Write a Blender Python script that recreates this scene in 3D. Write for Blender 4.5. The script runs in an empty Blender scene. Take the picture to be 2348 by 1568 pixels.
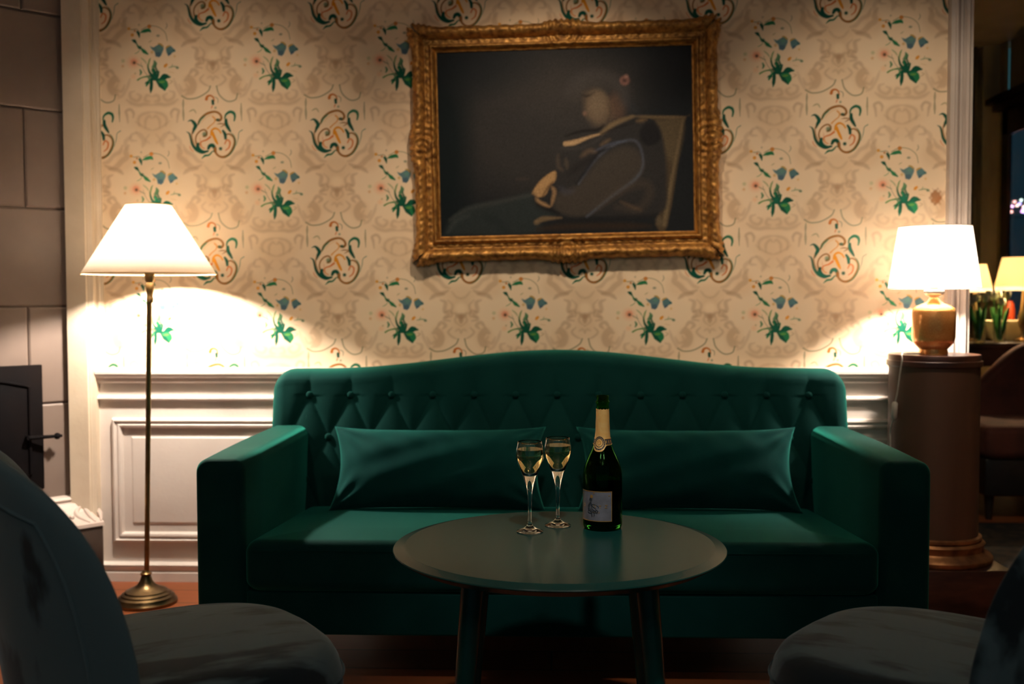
import bpy, bmesh, math, random
import numpy as np
from math import sin, cos, pi, atan, radians, sqrt, exp
from mathutils import Vector, Matrix

S = bpy.context.scene
C = S.collection
random.seed(7)
rng = np.random.RandomState(11)

# ------------------------------------------------------------------ camera
F = 2440.0
CH = 1.08
PIT, YAW, ROLL = atan(104 / F), atan(90 / F), radians(0.15)
fw = Vector((-sin(YAW) * cos(PIT), cos(YAW) * cos(PIT), -sin(PIT)))
rt0 = Vector((cos(YAW), sin(YAW), 0))
up0 = rt0.cross(fw)
rt = rt0 * cos(ROLL) - up0 * sin(ROLL)
up = rt.cross(fw)
cam = bpy.data.objects.new('camera', bpy.data.cameras.new('camera'))
C.objects.link(cam)
M3 = Matrix((rt, up, -fw)).transposed()
cam.matrix_world = Matrix.Translation((0, 0, CH)) @ M3.to_4x4()
cam.data.sensor_width = 36
cam.data.lens = F / 2348 * 36
cam.data.clip_start = 0.05
cam.data.dof.use_dof = True
cam.data.dof.focus_distance = 2.36
cam.data.dof.aperture_fstop = 3.4
cam.data.dof.aperture_blades = 9
S.camera = cam


def at(x, y, Y):
    d = fw * F + rt * (x - 1174) - up * (y - 784)
    return Vector((0, 0, CH)) + d * (Y / d.y)


def atz(x, y, Z):
    d = fw * F + rt * (x - 1174) - up * (y - 784)
    return Vector((0, 0, CH)) + d * ((Z - CH) / d.z)


# ------------------------------------------------------------------ world, lights, exposure
W = bpy.data.worlds.new('world')
S.world = W
W.use_nodes = True
bg = W.node_tree.nodes['Background']
bg.inputs[0].default_value = (0.16, 0.52, 0.60, 1)
bg.inputs[1].default_value = 0.115
S.view_settings.view_transform = 'Standard'
S.view_settings.look = 'None'
S.view_settings.gamma = 1
S.view_settings.exposure = 0.0
S.view_settings.use_curve_mapping = False
try:
    S.cycles.use_denoising = True
    S.cycles.max_bounces = 12
    S.cycles.transparent_max_bounces = 12
    S.cycles.transmission_bounces = 12
    S.cycles.sample_clamp_indirect = 10.0
    S.cycles.blur_glossy = 0.2
except Exception:
    pass


def point(name, loc, power, col, r=0.03):
    l = bpy.data.lights.new(name, 'POINT')
    l.energy = power
    l.color = col
    l.shadow_soft_size = r
    o = bpy.data.objects.new(name, l)
    o.location = loc
    C.objects.link(o)
    return o


LAMP_COL = (1.0, 0.86, 0.72)
POW_FLOOR, POW_TABLE, POW_FAR = 74.0, 48.0, 13.0
POW_CEIL = 5.5
# ceiling spots of the room, behind and beside the camera
CEIL = [((-0.7, 0.3, 2.55), 1.0), ((0.55, 0.2, 2.55), 1.0), ((0.0, -0.6, 2.55), 1.0)]
for p, k in CEIL:
    point('ceiling_spot_light', p, POW_CEIL * k, (1.0, 0.92, 0.84), 0.07)
# recessed ceiling spots: three washing the papered wall, one over the coffee table


def spot(loc, aim, power, size, col, r=0.05):
    l = bpy.data.lights.new('ceiling_downlight', 'SPOT')
    l.energy = power
    l.color = col
    l.spot_size = radians(size)
    l.spot_blend = 1.0
    l.shadow_soft_size = r
    o = bpy.data.objects.new('ceiling_downlight', l)
    o.location = loc
    o.rotation_euler = (Vector(aim) - Vector(loc)).to_track_quat('-Z', 'Y').to_euler()
    C.objects.link(o)


WASH = (1.0, 0.80, 0.58)
for x, e in ((-1.25, 52.0), (0.0, 98.0), (1.2, 60.0)):
    spot((x, 2.75, 2.66), (x, 3.98, 1.20), e, 62, WASH, 0.06)
spot((0.15, 0.95, 2.66), (0.08, 2.30, 0.60), 92.0, 26, (1.0, 0.93, 0.84), 0.05)

# ------------------------------------------------------------------ helpers


def srgb(r, g, b):
    def f(c):
        c /= 255.0
        return c / 12.92 if c <= 0.04045 else ((c + 0.055) / 1.055) ** 2.4
    return (f(r), f(g), f(b))


def mat(name, col, rough=0.5, metal=0.0, spec=0.5, sheen=0.0, sheen_col=None, sheen_rough=0.4, var=None,
        vscale=8.0, vstretch=(1, 1, 1), vamt=1.0, bump=0.0, bscale=200.0, trans=0.0, ior=1.5, coat=0.0, alpha=1.0,
        emit=None, emis=0.0, detail=4.0, rvar=0.0, vlo=0.35, vhi=0.65):
    m = bpy.data.materials.new(name)
    m.use_nodes = True
    nt = m.node_tree
    b = nt.nodes['Principled BSDF']
    b.inputs['Base Color'].default_value = (*col, 1)
    b.inputs['Roughness'].default_value = rough
    b.inputs['Metallic'].default_value = metal
    b.inputs['Specular IOR Level'].default_value = spec
    b.inputs['IOR'].default_value = ior
    b.inputs['Transmission Weight'].default_value = trans
    b.inputs['Coat Weight'].default_value = coat
    if sheen:
        b.inputs['Sheen Weight'].default_value = sheen
        b.inputs['Sheen Roughness'].default_value = sheen_rough
        b.inputs['Sheen Tint'].default_value = (*(sheen_col or col), 1)
    if emit:
        b.inputs['Emission Color'].default_value = (*emit, 1)
        b.inputs['Emission Strength'].default_value = emis
    tc = nt.nodes.new('ShaderNodeTexCoord')
    mp = nt.nodes.new('ShaderNodeMapping')
    mp.inputs['Scale'].default_value = vstretch
    nt.links.new(tc.outputs['Object'], mp.inputs['Vector'])
    if var is not None:
        n = nt.nodes.new('ShaderNodeTexNoise')
        n.inputs['Scale'].default_value = vscale
        n.inputs['Detail'].default_value = detail
        nt.links.new(mp.outputs[0], n.inputs['Vector'])
        r = nt.nodes.new('ShaderNodeMapRange')
        r.inputs['From Min'].default_value = vlo
        r.inputs['From Max'].default_value = vhi
        r.inputs['To Max'].default_value = vamt
        nt.links.new(n.outputs['Fac'], r.inputs['Value'])
        mx = nt.nodes.new('ShaderNodeMix')
        mx.data_type = 'RGBA'
        mx.inputs[6].default_value = (*col, 1)
        mx.inputs[7].default_value = (*var, 1)
        nt.links.new(r.outputs[0], mx.inputs[0])
        nt.links.new(mx.outputs[2], b.inputs['Base Color'])
        if rvar:
            rr = nt.nodes.new('ShaderNodeMapRange')
            rr.inputs['To Min'].default_value = rough
            rr.inputs['To Max'].default_value = rough + rvar
            nt.links.new(r.outputs[0], rr.inputs['Value'])
            nt.links.new(rr.outputs[0], b.inputs['Roughness'])
    if bump:
        n2 = nt.nodes.new('ShaderNodeTexNoise')
        n2.inputs['Scale'].default_value = bscale
        n2.inputs['Detail'].default_value = 3
        nt.links.new(mp.outputs[0], n2.inputs['Vector'])
        bp = nt.nodes.new('ShaderNodeBump')
        bp.inputs['Strength'].default_value = bump
        bp.inputs['Distance'].default_value = 0.004
        nt.links.new(n2.outputs['Fac'], bp.inputs['Height'])
        nt.links.new(bp.outputs[0], b.inputs['Normal'])
    return m


def shade_mat(name, col, trans_col, mixf=0.55):
    m = bpy.data.materials.new(name)
    m.use_nodes = True
    nt = m.node_tree
    nt.nodes.clear()
    out = nt.nodes.new('ShaderNodeOutputMaterial')
    df = nt.nodes.new('ShaderNodeBsdfDiffuse')
    tr = nt.nodes.new('ShaderNodeBsdfTranslucent')
    mx = nt.nodes.new('ShaderNodeMixShader')
    df.inputs[0].default_value = (*col, 1)
    nz = nt.nodes.new('ShaderNodeTexNoise')
    nz.inputs['Scale'].default_value = 30
    rp = nt.nodes.new('ShaderNodeMix')
    rp.data_type = 'RGBA'
    rp.inputs[6].default_value = (*trans_col, 1)
    rp.inputs[7].default_value = (*[c * 0.93 for c in trans_col], 1)
    nt.links.new(nz.outputs['Fac'], rp.inputs[0])
    nt.links.new(rp.outputs[2], tr.inputs[0])
    mx.inputs[0].default_value = mixf
    nt.links.new(df.outputs[0], mx.inputs[1])
    nt.links.new(tr.outputs[0], mx.inputs[2])
    nt.links.new(mx.outputs[0], out.inputs[0])
    return m


def glass_mat(name, col, rough=0.0, ior=1.5):
    m = bpy.data.materials.new(name)
    m.use_nodes = True
    nt = m.node_tree
    nt.nodes.clear()
    out = nt.nodes.new('ShaderNodeOutputMaterial')
    g = nt.nodes.new('ShaderNodeBsdfGlass')
    g.inputs['Color'].default_value = (*col, 1)
    g.inputs['Roughness'].default_value = max(rough, 0.012)
    g.inputs['IOR'].default_value = ior
    nt.links.new(g.outputs[0], out.inputs[0])
    return m


def attr_mat(name, attr, rough=0.7, spec=0.2, bump=0.0):
    m = mat(name, (1, 1, 1), rough, spec=spec, bump=bump, bscale=500)
    nt = m.node_tree
    a = nt.nodes.new('ShaderNodeAttribute')
    a.attribute_name = attr
    nt.links.new(a.outputs['Color'], nt.nodes['Principled BSDF'].inputs['Base Color'])
    return m


def link(name, me, m=None, parent=None, smooth=True, loc=None):
    o = bpy.data.objects.new(name, me)
    C.objects.link(o)
    if m:
        for k in (m if isinstance(m, (list, tuple)) else [m]):
            me.materials.append(k)
    if smooth:
        me.shade_smooth()
    if parent:
        o.parent = parent
    if loc:
        o.location = loc
    return o


def mesh_of(name, verts, faces):
    me = bpy.data.meshes.new(name)
    me.from_pydata([tuple(v) for v in verts], [], faces)
    me.validate()
    bm = bmesh.new()
    bm.from_mesh(me)
    bmesh.ops.recalc_face_normals(bm, faces=bm.faces)
    bm.to_mesh(me)
    bm.free()
    return me


class MB:
    """collects shapes that belong to ONE mesh"""

    def __init__(s):
        s.v, s.f = [], []

    def add(s, vs, fs):
        n = len(s.v)
        s.v += [tuple(v) for v in vs]
        s.f += [tuple(i + n for i in f) for f in fs]
        return s

    def box(s, x0, x1, y0, y1, z0, z1):
        vs = [(x, y, z) for z in (z0, z1) for y in (y0, y1) for x in (x0, x1)]
        return s.add(vs, [(0, 2, 3, 1), (4, 5, 7, 6), (0, 1, 5, 4), (2, 6, 7, 3), (0, 4, 6, 2), (1, 3, 7, 5)])

    def prism(s, poly, z0, z1):
        n = len(poly)
        vs = [(x, y, z0) for x, y in poly] + [(x, y, z1) for x, y in poly]
        fs = [tuple(range(n))[::-1], tuple(range(n, 2 * n))]
        fs += [(i, (i + 1) % n, n + (i + 1) % n, n + i) for i in range(n)]
        return s.add(vs, fs)

    def lathe(s, prof, n=48, c=(0, 0, 0), cap=True):
        vs, fs = [], []
        for r, z in prof:
            for k in range(n):
                a = 2 * pi * k / n
                vs.append((c[0] + r * cos(a), c[1] + r * sin(a), c[2] + z))
        for j in range(len(prof) - 1):
            for k in range(n):
                k2 = (k + 1) % n
                fs.append((j * n + k, j * n + k2, (j + 1) * n + k2, (j + 1) * n + k))
        if cap:
            fs.append(tuple(range(n))[::-1])
            fs.append(tuple((len(prof) - 1) * n + k for k in range(n)))
        return s.add(vs, fs)

    def tube(s, pts, r, n=10, cap=True):
        pts = [Vector(p) for p in pts]
        vs, fs = [], []
        prev = None
        for i, p in enumerate(pts):
            t = (pts[min(i + 1, len(pts) - 1)] - pts[max(i - 1, 0)]).normalized()
            if prev is None:
                a = Vector((0, 0, 1)) if abs(t.z) < 0.9 else Vector((1, 0, 0))
                u = t.cross(a).normalized()
            else:
                u = (prev - t * prev.dot(t)).normalized()
            prev = u
            w = t.cross(u)
            rr = r[i] if isinstance(r, (list, tuple)) else r
            for k in range(n):
                a = 2 * pi * k / n
                vs.append(p + (u * cos(a) + w * sin(a)) * rr)
        for j in range(len(pts) - 1):
            for k in range(n):
                k2 = (k + 1) % n
                fs.append((j * n + k, j * n + k2, (j + 1) * n + k2, (j + 1) * n + k))
        if cap:
            fs.append(tuple(range(n))[::-1])
            fs.append(tuple((len(pts) - 1) * n + k for k in range(n)))
        return s.add(vs, fs)

    def ball(s, c, r, n=12, sq=(1, 1, 1)):
        prof = []
        vs, fs = [], []
        m = n // 2 + 1
        for j in range(m + 1):
            t = pi * j / m
            for k in range(n):
                a = 2 * pi * k / n
                vs.append((c[0] + r * sq[0] * sin(t) * cos(a), c[1] + r * sq[1] * sin(t) * sin(a), c[2] - r * sq[2] * cos(t)))
        for j in range(m):
            for k in range(n):
                k2 = (k + 1) % n
                fs.append((j * n + k, j * n + k2, (j + 1) * n + k2, (j + 1) * n + k))
        return s.add(vs, fs)

    def rect_sweep(s, x0, x1, z0, z1, y, prof, close=False):
        """mitred moulding round a rectangle on a wall facing -Y; prof = [(inset, out)]"""
        n = len(prof)
        vs, fs = [], []
        for i, o in prof:
            vs += [(x0 + i, y - o, z0 + i), (x1 - i, y - o, z0 + i), (x1 - i, y - o, z1 - i), (x0 + i, y - o, z1 - i)]
        for j in range(n - 1):
            for k in range(4):
                k2 = (k + 1) % 4
                fs.append((j * 4 + k, j * 4 + k2, (j + 1) * 4 + k2, (j + 1) * 4 + k))
        if close:
            b = (n - 1) * 4
            fs.append((b, b + 1, b + 2, b + 3))
        return s.add(vs, fs)

    def strip(s, prof, x0, x1, y):
        """horizontal moulding; prof=[(z,out)] bottom to top, closed on the wall"""
        pr = [(prof[0][0], -0.005)] + list(prof) + [(prof[-1][0], -0.005)]
        n = len(pr)
        vs = [(x0, y - o, z) for z, o in pr] + [(x1, y - o, z) for z, o in pr]
        fs = [(i, (i + 1) % n, n + (i + 1) % n, n + i) for i in range(n)]
        fs += [tuple(range(n)), tuple(range(n, 2 * n))[::-1]]
        return s.add(vs, fs)

    def vstrip(s, prof, z0, z1, y):
        """vertical moulding; prof=[(x,out)] left to right"""
        pr = [(prof[0][0], -0.005)] + list(prof) + [(prof[-1][0], -0.005)]
        n = len(pr)
        vs = [(x, y - o, z0) for x, o in pr] + [(x, y - o, z1) for x, o in pr]
        fs = [(i, (i + 1) % n, n + (i + 1) % n, n + i) for i in range(n)]
        fs += [tuple(range(n)), tuple(range(n, 2 * n))[::-1]]
        return s.add(vs, fs)

    def build(s, name, m=None, parent=None, bevel=0.0, seg=3, smooth=True, sub=0, loc=None, angle=35):
        me = mesh_of(name, s.v, s.f)
        if bevel:
            bm = bmesh.new()
            bm.from_mesh(me)
            bmesh.ops.remove_doubles(bm, verts=bm.verts, dist=1e-6)
            ed = [e for e in bm.edges if len(e.link_faces) == 2 and e.calc_face_angle(0) > radians(30)]
            bmesh.ops.bevel(bm, geom=ed, offset=bevel, segments=seg, profile=0.5, affect='EDGES', clamp_overlap=True)
            bm.to_mesh(me)
            bm.free()
        o = link(name, me, m, parent, smooth, loc)
        if smooth:
            try:
                me.set_sharp_from_angle(angle=radians(angle))
            except Exception:
                pass
        if sub:
            md = o.modifiers.new('subdivision', 'SUBSURF')
            md.levels = md.render_levels = sub
        return o


def thing(name, label, cat, loc=(0, 0, 0), rotz=0.0, group=None):
    o = bpy.data.objects.new(name, None)
    C.objects.link(o)
    o.empty_display_size = 0.1
    o.location = loc
    o.rotation_euler = (0, 0, rotz)
    tag(o, label, cat, group)
    return o


def tag(o, label, cat, group=None, kind=None):
    o['label'] = label
    o['category'] = cat
    if group:
        o['group'] = group
    if kind:
        o['kind'] = kind
    return o


def struct(o):
    o['kind'] = 'structure'
    return o


def catmull(P, n=14):
    P = [np.array(p, float) for p in P]
    if len(P) < 3:
        return np.array([P[0] + (P[-1] - P[0]) * t for t in np.linspace(0, 1, 4)])
    Q = [2 * P[0] - P[1]] + P + [2 * P[-1] - P[-2]]
    out = []
    for i in range(1, len(Q) - 2):
        for t in np.linspace(0, 1, n, endpoint=False):
            a, b, c, d = Q[i - 1], Q[i], Q[i + 1], Q[i + 2]
            out.append(0.5 * (2 * b + (c - a) * t + (2 * a - 5 * b + 4 * c - d) * t * t + (3 * b - a - 3 * c + d) * t ** 3))
    out.append(P[-1])
    return np.array(out)


class Raster:
    """soft brush painting into an array that becomes a colour attribute"""

    def __init__(s, w, h, col):
        s.w, s.h = w, h
        s.a = np.ones((h, w, 3)) * np.array(col)

    def dab(s, mask, x0, x1, y0, y1, col):
        s.a[y0:y1, x0:x1] = s.a[y0:y1, x0:x1] * (1 - mask[..., None]) + np.array(col) * mask[..., None]

    def stroke(s, pts, width, col, alpha=1.0, soft=1.5, taper=True, n=8):
        P = catmull(pts, n)
        m = len(P)
        if isinstance(width, (list, tuple)):
            ws = np.interp(np.linspace(0, 1, m), np.linspace(0, 1, len(width)), width)
        else:
            t = np.linspace(0, 1, m)
            ws = width * (np.minimum(1, 0.35 + 1.6 * np.sin(pi * np.clip(t, 0.02, 0.98)) * 0.65) if taper else 1 + 0 * t)
        mw = ws.max() / 2 + soft * 2
        x0, x1 = int(max(0, P[:, 0].min() - mw)), int(min(s.w, P[:, 0].max() + mw + 1))
        y0, y1 = int(max(0, P[:, 1].min() - mw)), int(min(s.h, P[:, 1].max() + mw + 1))
        if x1 <= x0 or y1 <= y0:
            return
        X, Y = np.meshgrid(np.arange(x0, x1) + 0.5, np.arange(y0, y1) + 0.5)
        best = np.full(X.shape, -1e9)
        for i in range(m - 1):
            a, b = P[i], P[i + 1]
            d = b - a
            L = (d * d).sum() + 1e-9
            t = np.clip(((X - a[0]) * d[0] + (Y - a[1]) * d[1]) / L, 0, 1)
            dist = np.hypot(X - a[0] - d[0] * t, Y - a[1] - d[1] * t)
            best = np.maximum(best, (ws[i] * (1 - t) + ws[i + 1] * t) / 2 - dist)
        s.dab(np.clip(best / (2 * soft) + 0.5, 0, 1) * alpha, x0, x1, y0, y1, col)

    def blob(s, c, r, col, alpha=1.0, soft=1.5, ry=None, ang=0.0):
        ry = ry or r
        R = max(r, ry) + soft * 3
        x0, x1 = int(max(0, c[0] - R)), int(min(s.w, c[0] + R + 1))
        y0, y1 = int(max(0, c[1] - R)), int(min(s.h, c[1] + R + 1))
        if x1 <= x0 or y1 <= y0:
            return
        X, Y = np.meshgrid(np.arange(x0, x1) + 0.5 - c[0], np.arange(y0, y1) + 0.5 - c[1])
        u, v = X * cos(ang) + Y * sin(ang), -X * sin(ang) + Y * cos(ang)
        d = (1 - np.hypot(u / r, v / ry)) * min(r, ry)
        s.dab(np.clip(d / (2 * soft) + 0.5, 0, 1) * alpha, x0, x1, y0, y1, col)

    def poly(s, pts, col, alpha=1.0, soft=1.5):
        P = np.array(pts, float)
        x0, x1 = int(max(0, P[:, 0].min() - 4 * soft)), int(min(s.w, P[:, 0].max() + 4 * soft + 1))
        y0, y1 = int(max(0, P[:, 1].min() - 4 * soft)), int(min(s.h, P[:, 1].max() + 4 * soft + 1))
        if x1 <= x0 or y1 <= y0:
            return
        X, Y = np.meshgrid(np.arange(x0, x1) + 0.5, np.arange(y0, y1) + 0.5)
        ins = np.zeros(X.shape, bool)
        best = np.full(X.shape, 1e9)
        for i in range(len(P)):
            a, b = P[i], P[(i + 1) % len(P)]
            d = b - a
            L = (d * d).sum() + 1e-9
            t = np.clip(((X - a[0]) * d[0] + (Y - a[1]) * d[1]) / L, 0, 1)
            best = np.minimum(best, np.hypot(X - a[0] - d[0] * t, Y - a[1] - d[1] * t))
            cr = ((a[1] > Y) != (b[1] > Y)) & (X < (b[0] - a[0]) * (Y - a[1]) / (b[1] - a[1] + 1e-12) + a[0])
            ins ^= cr
        sd = np.where(ins, best, -best)
        s.dab(np.clip(sd / (2 * soft) + 0.5, 0, 1) * alpha, x0, x1, y0, y1, col)


def colour_grid(name, x0, x1, z0, z1, y, nx, nz, sample, m, parent=None, yfun=None):
    """flat grid with a colour attribute 'paint' sampled per vertex"""
    X, Z = np.meshgrid(np.linspace(x0, x1, nx), np.linspace(z0, z1, nz))
    Yv = np.full(X.shape, y) if yfun is None else yfun(X, Z)
    co = np.stack([X, Yv, Z], -1).reshape(-1, 3).astype(np.float32)
    i = np.arange(nx * nz).reshape(nz, nx)
    q = np.stack([i[:-1, :-1], i[:-1, 1:], i[1:, 1:], i[1:, :-1]], -1).reshape(-1, 4)
    me = bpy.data.meshes.new(name)
    me.vertices.add(nx * nz)
    me.vertices.foreach_set('co', co.ravel())
    nf = len(q)
    me.loops.add(nf * 4)
    me.loops.foreach_set('vertex_index', q.ravel().astype(np.int32))
    me.polygons.add(nf)
    me.polygons.foreach_set('loop_start', (np.arange(nf) * 4).astype(np.int32))
    me.update(calc_edges=True)
    at_ = me.color_attributes.new('paint', 'FLOAT_COLOR', 'POINT')
    cc = np.ones((nx * nz, 4), np.float32)
    cc[:, :3] = sample(X, Z).reshape(-1, 3)
    at_.data.foreach_set('color', cc.ravel())
    return link(name, me, m, parent, smooth=False)


# ------------------------------------------------------------------ materials
WHITE_PAINT = mat('old_white_paint', srgb(222, 212, 204), 0.45, var=srgb(205, 192, 184), vscale=5, vamt=0.5, bump=0.15, bscale=60)
CREAM_PAINT = mat('cream_plaster', srgb(222, 207, 186), 0.6, var=srgb(205, 188, 165), vscale=4, bump=0.2, bscale=50)
TRIM_PAINT = mat('grey_white_trim_paint', srgb(206, 194, 186), 0.5, var=srgb(190, 178, 170), vscale=6, bump=0.1, bscale=80)
PAPER = attr_mat('patterned_wallpaper', 'paint', 0.75, 0.15)
CANVAS = attr_mat('oil_painting', 'paint', 0.6, 0.10, bump=0.2)
VELVET = mat('green_velvet', (0.0, 0.026, 0.024), 0.85, spec=0.1, sheen=0.85, sheen_col=(0.04, 0.50, 0.38), sheen_rough=0.38,
             var=(0.001, 0.034, 0.031), vscale=6, bump=0.10, bscale=260)
VELVET_PILLOW = mat('green_velvet_pillow', (0.001, 0.042, 0.040), 0.85, spec=0.1, sheen=0.75, sheen_col=(0.06, 0.48, 0.40), sheen_rough=0.4,
                    var=(0.002, 0.054, 0.050), vscale=9, bump=0.10, bscale=260)
GREY_VELVET = mat('grey_crushed_velvet', (0.075, 0.120, 0.140), 0.85, spec=0.1, sheen=0.6, sheen_col=(0.50, 0.60, 0.66), sheen_rough=0.42,
                  var=(0.012, 0.019, 0.024), vscale=3.2, vstretch=(1.0, 3.2, 1.2), detail=5, vamt=1.0, bump=0.06, bscale=260, vlo=0.5, vhi=0.57)
TABLE_GREEN = mat('dark_green_lacquer', (0.005, 0.046, 0.041), 0.25, spec=0.24, var=(0.006, 0.050, 0.044), vscale=20)
BRASS = mat('aged_brass', (0.40, 0.27, 0.12), 0.28, metal=1.0, var=(0.22, 0.14, 0.06), vscale=18, rvar=0.15)
DARK_BRASS = mat('dark_bronze', (0.20, 0.14, 0.07), 0.33, metal=1.0, var=(0.12, 0.08, 0.04), vscale=20)
GOLD = mat('antique_gilding', (0.50, 0.25, 0.06), 0.48, metal=0.6, var=(0.17, 0.070, 0.018), vscale=48, detail=3, rvar=0.15, bump=0.3, bscale=120, vlo=0.35, vhi=0.70)
GOLD_EDGE = mat('bright_gilding', (0.72, 0.36, 0.08), 0.34, metal=0.85, var=(0.25, 0.10, 0.02), vscale=26, detail=5)
WOOD_COL = mat('dark_veneer', srgb(96, 68, 52), 0.5, spec=0.4, var=srgb(86, 60, 46), vscale=5, vstretch=(2.6, 2.6, 0.18), detail=3)
WOOD_RIM = mat('dark_walnut_rim', srgb(84, 48, 38), 0.35, spec=0.5, var=srgb(52, 28, 22), vscale=8, vstretch=(1, 1, 4))
MAHOG = mat('mahogany', srgb(58, 24, 15), 0.35, spec=0.4, var=srgb(28, 12, 9), vscale=6, vstretch=(6, 6, 0.5))
BLACKWOOD = mat('black_wood', (0.012, 0.010, 0.010), 0.3, spec=0.5, var=(0.02, 0.016, 0.014), vscale=7)
BLACK_IRON = mat('black_iron', (0.003, 0.003, 0.004), 0.7, spec=0.06, var=(0.006, 0.004, 0.004), vscale=6, bump=0.2, bscale=60)
TILE_WHITE = mat('white_glazed_moulding', srgb(206, 192, 184), 0.35, var=srgb(190, 172, 162), vscale=4)
TILE = mat('glazed_stove_tile', srgb(122, 108, 100), 0.45, spec=0.3, var=srgb(112, 98, 90), vscale=3, bump=0.1, bscale=25)
MARBLE = mat('grey_brown_marble', srgb(74, 64, 58), 0.4, var=srgb(48, 41, 37), vscale=7, detail=8)
SHADE_A = shade_mat('cream_lamp_shade', (0.85, 0.78, 0.66), (0.95, 0.90, 0.83), 0.74)
SHADE_B = shade_mat('white_lamp_shade', (0.88, 0.86, 0.82), (0.97, 0.95, 0.92), 0.82)
UPLIGHT_DIMMER = shade_mat('added_uplight_dimmer', (0.5, 0.45, 0.4), (0.30, 0.27, 0.23), 0.5)  # for added unseen discs that cut the light rising from the shades
SHADE_C = shade_mat('yellow_lamp_shade', (0.85, 0.72, 0.45), (0.78, 0.72, 0.58), 0.6)
GLASS = glass_mat('clear_glass', (0.98, 0.99, 0.985))
WINE = glass_mat('pale_gold_wine', (1.0, 0.90, 0.66), ior=1.34)
BOTTLE_GLASS = glass_mat('dark_green_glass', (0.13, 0.36, 0.14), 0.02)
BOTTLE_WINE = mat('wine_in_dark_bottle', (0.003, 0.006, 0.005), 0.05, spec=0.5, var=(0.002, 0.005, 0.004))
FOIL = mat('gold_foil', (1.0, 0.62, 0.22), 0.30, metal=0.25, var=(0.98, 0.54, 0.16), vscale=90, bump=0.12, bscale=280)
LABEL_GREY = mat('grey_blue_label', srgb(118, 118, 128), 0.5, spec=0.4, var=srgb(104, 104, 112), vscale=60)
LABEL_GOLD = mat('gold_print', (0.75, 0.42, 0.13), 0.35, metal=0.6, var=(0.6, 0.3, 0.08), vscale=80)
LABEL_DARK = mat('dark_print', srgb(38, 46, 56), 0.5, var=srgb(60, 64, 70), vscale=120)
AMBER = mat('amber_mercury_glass', (0.95, 0.44, 0.13), 0.17, metal=0.6, spec=0.9, var=(0.80, 0.32, 0.08), vscale=260, detail=2, rvar=0.1, coat=0.4)
SILVERW = mat('silvered_glass_collar', (0.9, 0.86, 0.8), 0.2, metal=0.6, var=(0.7, 0.62, 0.5), vscale=30)
CORD = mat('white_cord', srgb(190, 180, 170), 0.5, var=srgb(170, 160, 150), vscale=40)
BULB0 = mat('lit_bulb', (1, 0.9, 0.75), 0.4, emit=(1.0, 0.82, 0.55), emis=1.0, var=(1, 0.88, 0.7))


def bulb_mat(name, col, watt, r):
    return mat(name, (1, 0.9, 0.8), 0.4, emit=col, emis=watt / (39.5 * r * r), var=(1, 0.9, 0.8))


LEAF = mat('green_leaf', srgb(40, 110, 50), 0.5, var=srgb(70, 140, 60), vscale=20)
PETAL = mat('white_petal', srgb(235, 228, 205), 0.6, var=srgb(215, 220, 170), vscale=20)
BROWN_UPH = mat('red_brown_upholstery', srgb(98, 48, 36), 0.8, sheen=0.4, sheen_col=(0.5, 0.25, 0.18), var=srgb(70, 34, 26), vscale=8)

# ------------------------------------------------------------------ room shell
WY = 3.98        # wallpaper wall
XL, XR = -3.0, 3.1
FARY = 7.08
CEILZ = 2.7
X_TRIM0, X_TRIM1 = at(2166, 600, WY).x, at(2222, 760, WY - 0.03).x
STX = at(160, 600, 3.97).x
X_PIL0, X_PIL1 = STX + 0.008, at(214, 600, WY - 0.04).x


def floor_mat():
    m = mat('waxed_pine_boards', srgb(150, 84, 48), 0.38, spec=0.4)
    nt = m.node_tree
    b = nt.nodes['Principled BSDF']
    tc = nt.nodes.new('ShaderNodeTexCoord')
    mp = nt.nodes.new('ShaderNodeMapping')
    nt.links.new(tc.outputs['Object'], mp.inputs['Vector'])
    br = nt.nodes.new('ShaderNodeTexBrick')
    br.inputs['Scale'].default_value = 1.0
    br.inputs['Brick Width'].default_value = 2.4
    br.inputs['Row Height'].default_value = 0.16
    br.inputs['Mortar Size'].default_value = 0.003
    br.inputs['Color1'].default_value = (*srgb(158, 88, 50), 1)
    br.inputs['Color2'].default_value = (*srgb(128, 68, 38), 1)
    br.inputs['Mortar'].default_value = (*srgb(40, 20, 12), 1)
    nt.links.new(mp.outputs[0], br.inputs['Vector'])
    nz = nt.nodes.new('ShaderNodeTexNoise')
    mp2 = nt.nodes.new('ShaderNodeMapping')
    mp2.inputs['Scale'].default_value = (1.2, 22, 1)
    nt.links.new(tc.outputs['Object'], mp2.inputs['Vector'])
    nt.links.new(mp2.outputs[0], nz.inputs['Vector'])
    nz.inputs['Scale'].default_value = 2
    mx = nt.nodes.new('ShaderNodeMix')
    mx.data_type = 'RGBA'
    mx.blend_type = 'MULTIPLY'
    mx.inputs[0].default_value = 0.6
    nt.links.new(br.outputs['Color'], mx.inputs[6])
    nt.links.new(nz.outputs['Color'], mx.inputs[7])
    rm = nt.nodes.new('ShaderNodeMix')
    rm.data_type = 'RGBA'
    rm.inputs[0].default_value = 0.45
    nt.links.new(br.outputs['Color'], rm.inputs[6])
    nt.links.new(mx.outputs[2], rm.inputs[7])
    nt.links.new(rm.outputs[2], b.inputs['Base Color'])
    return m


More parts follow.
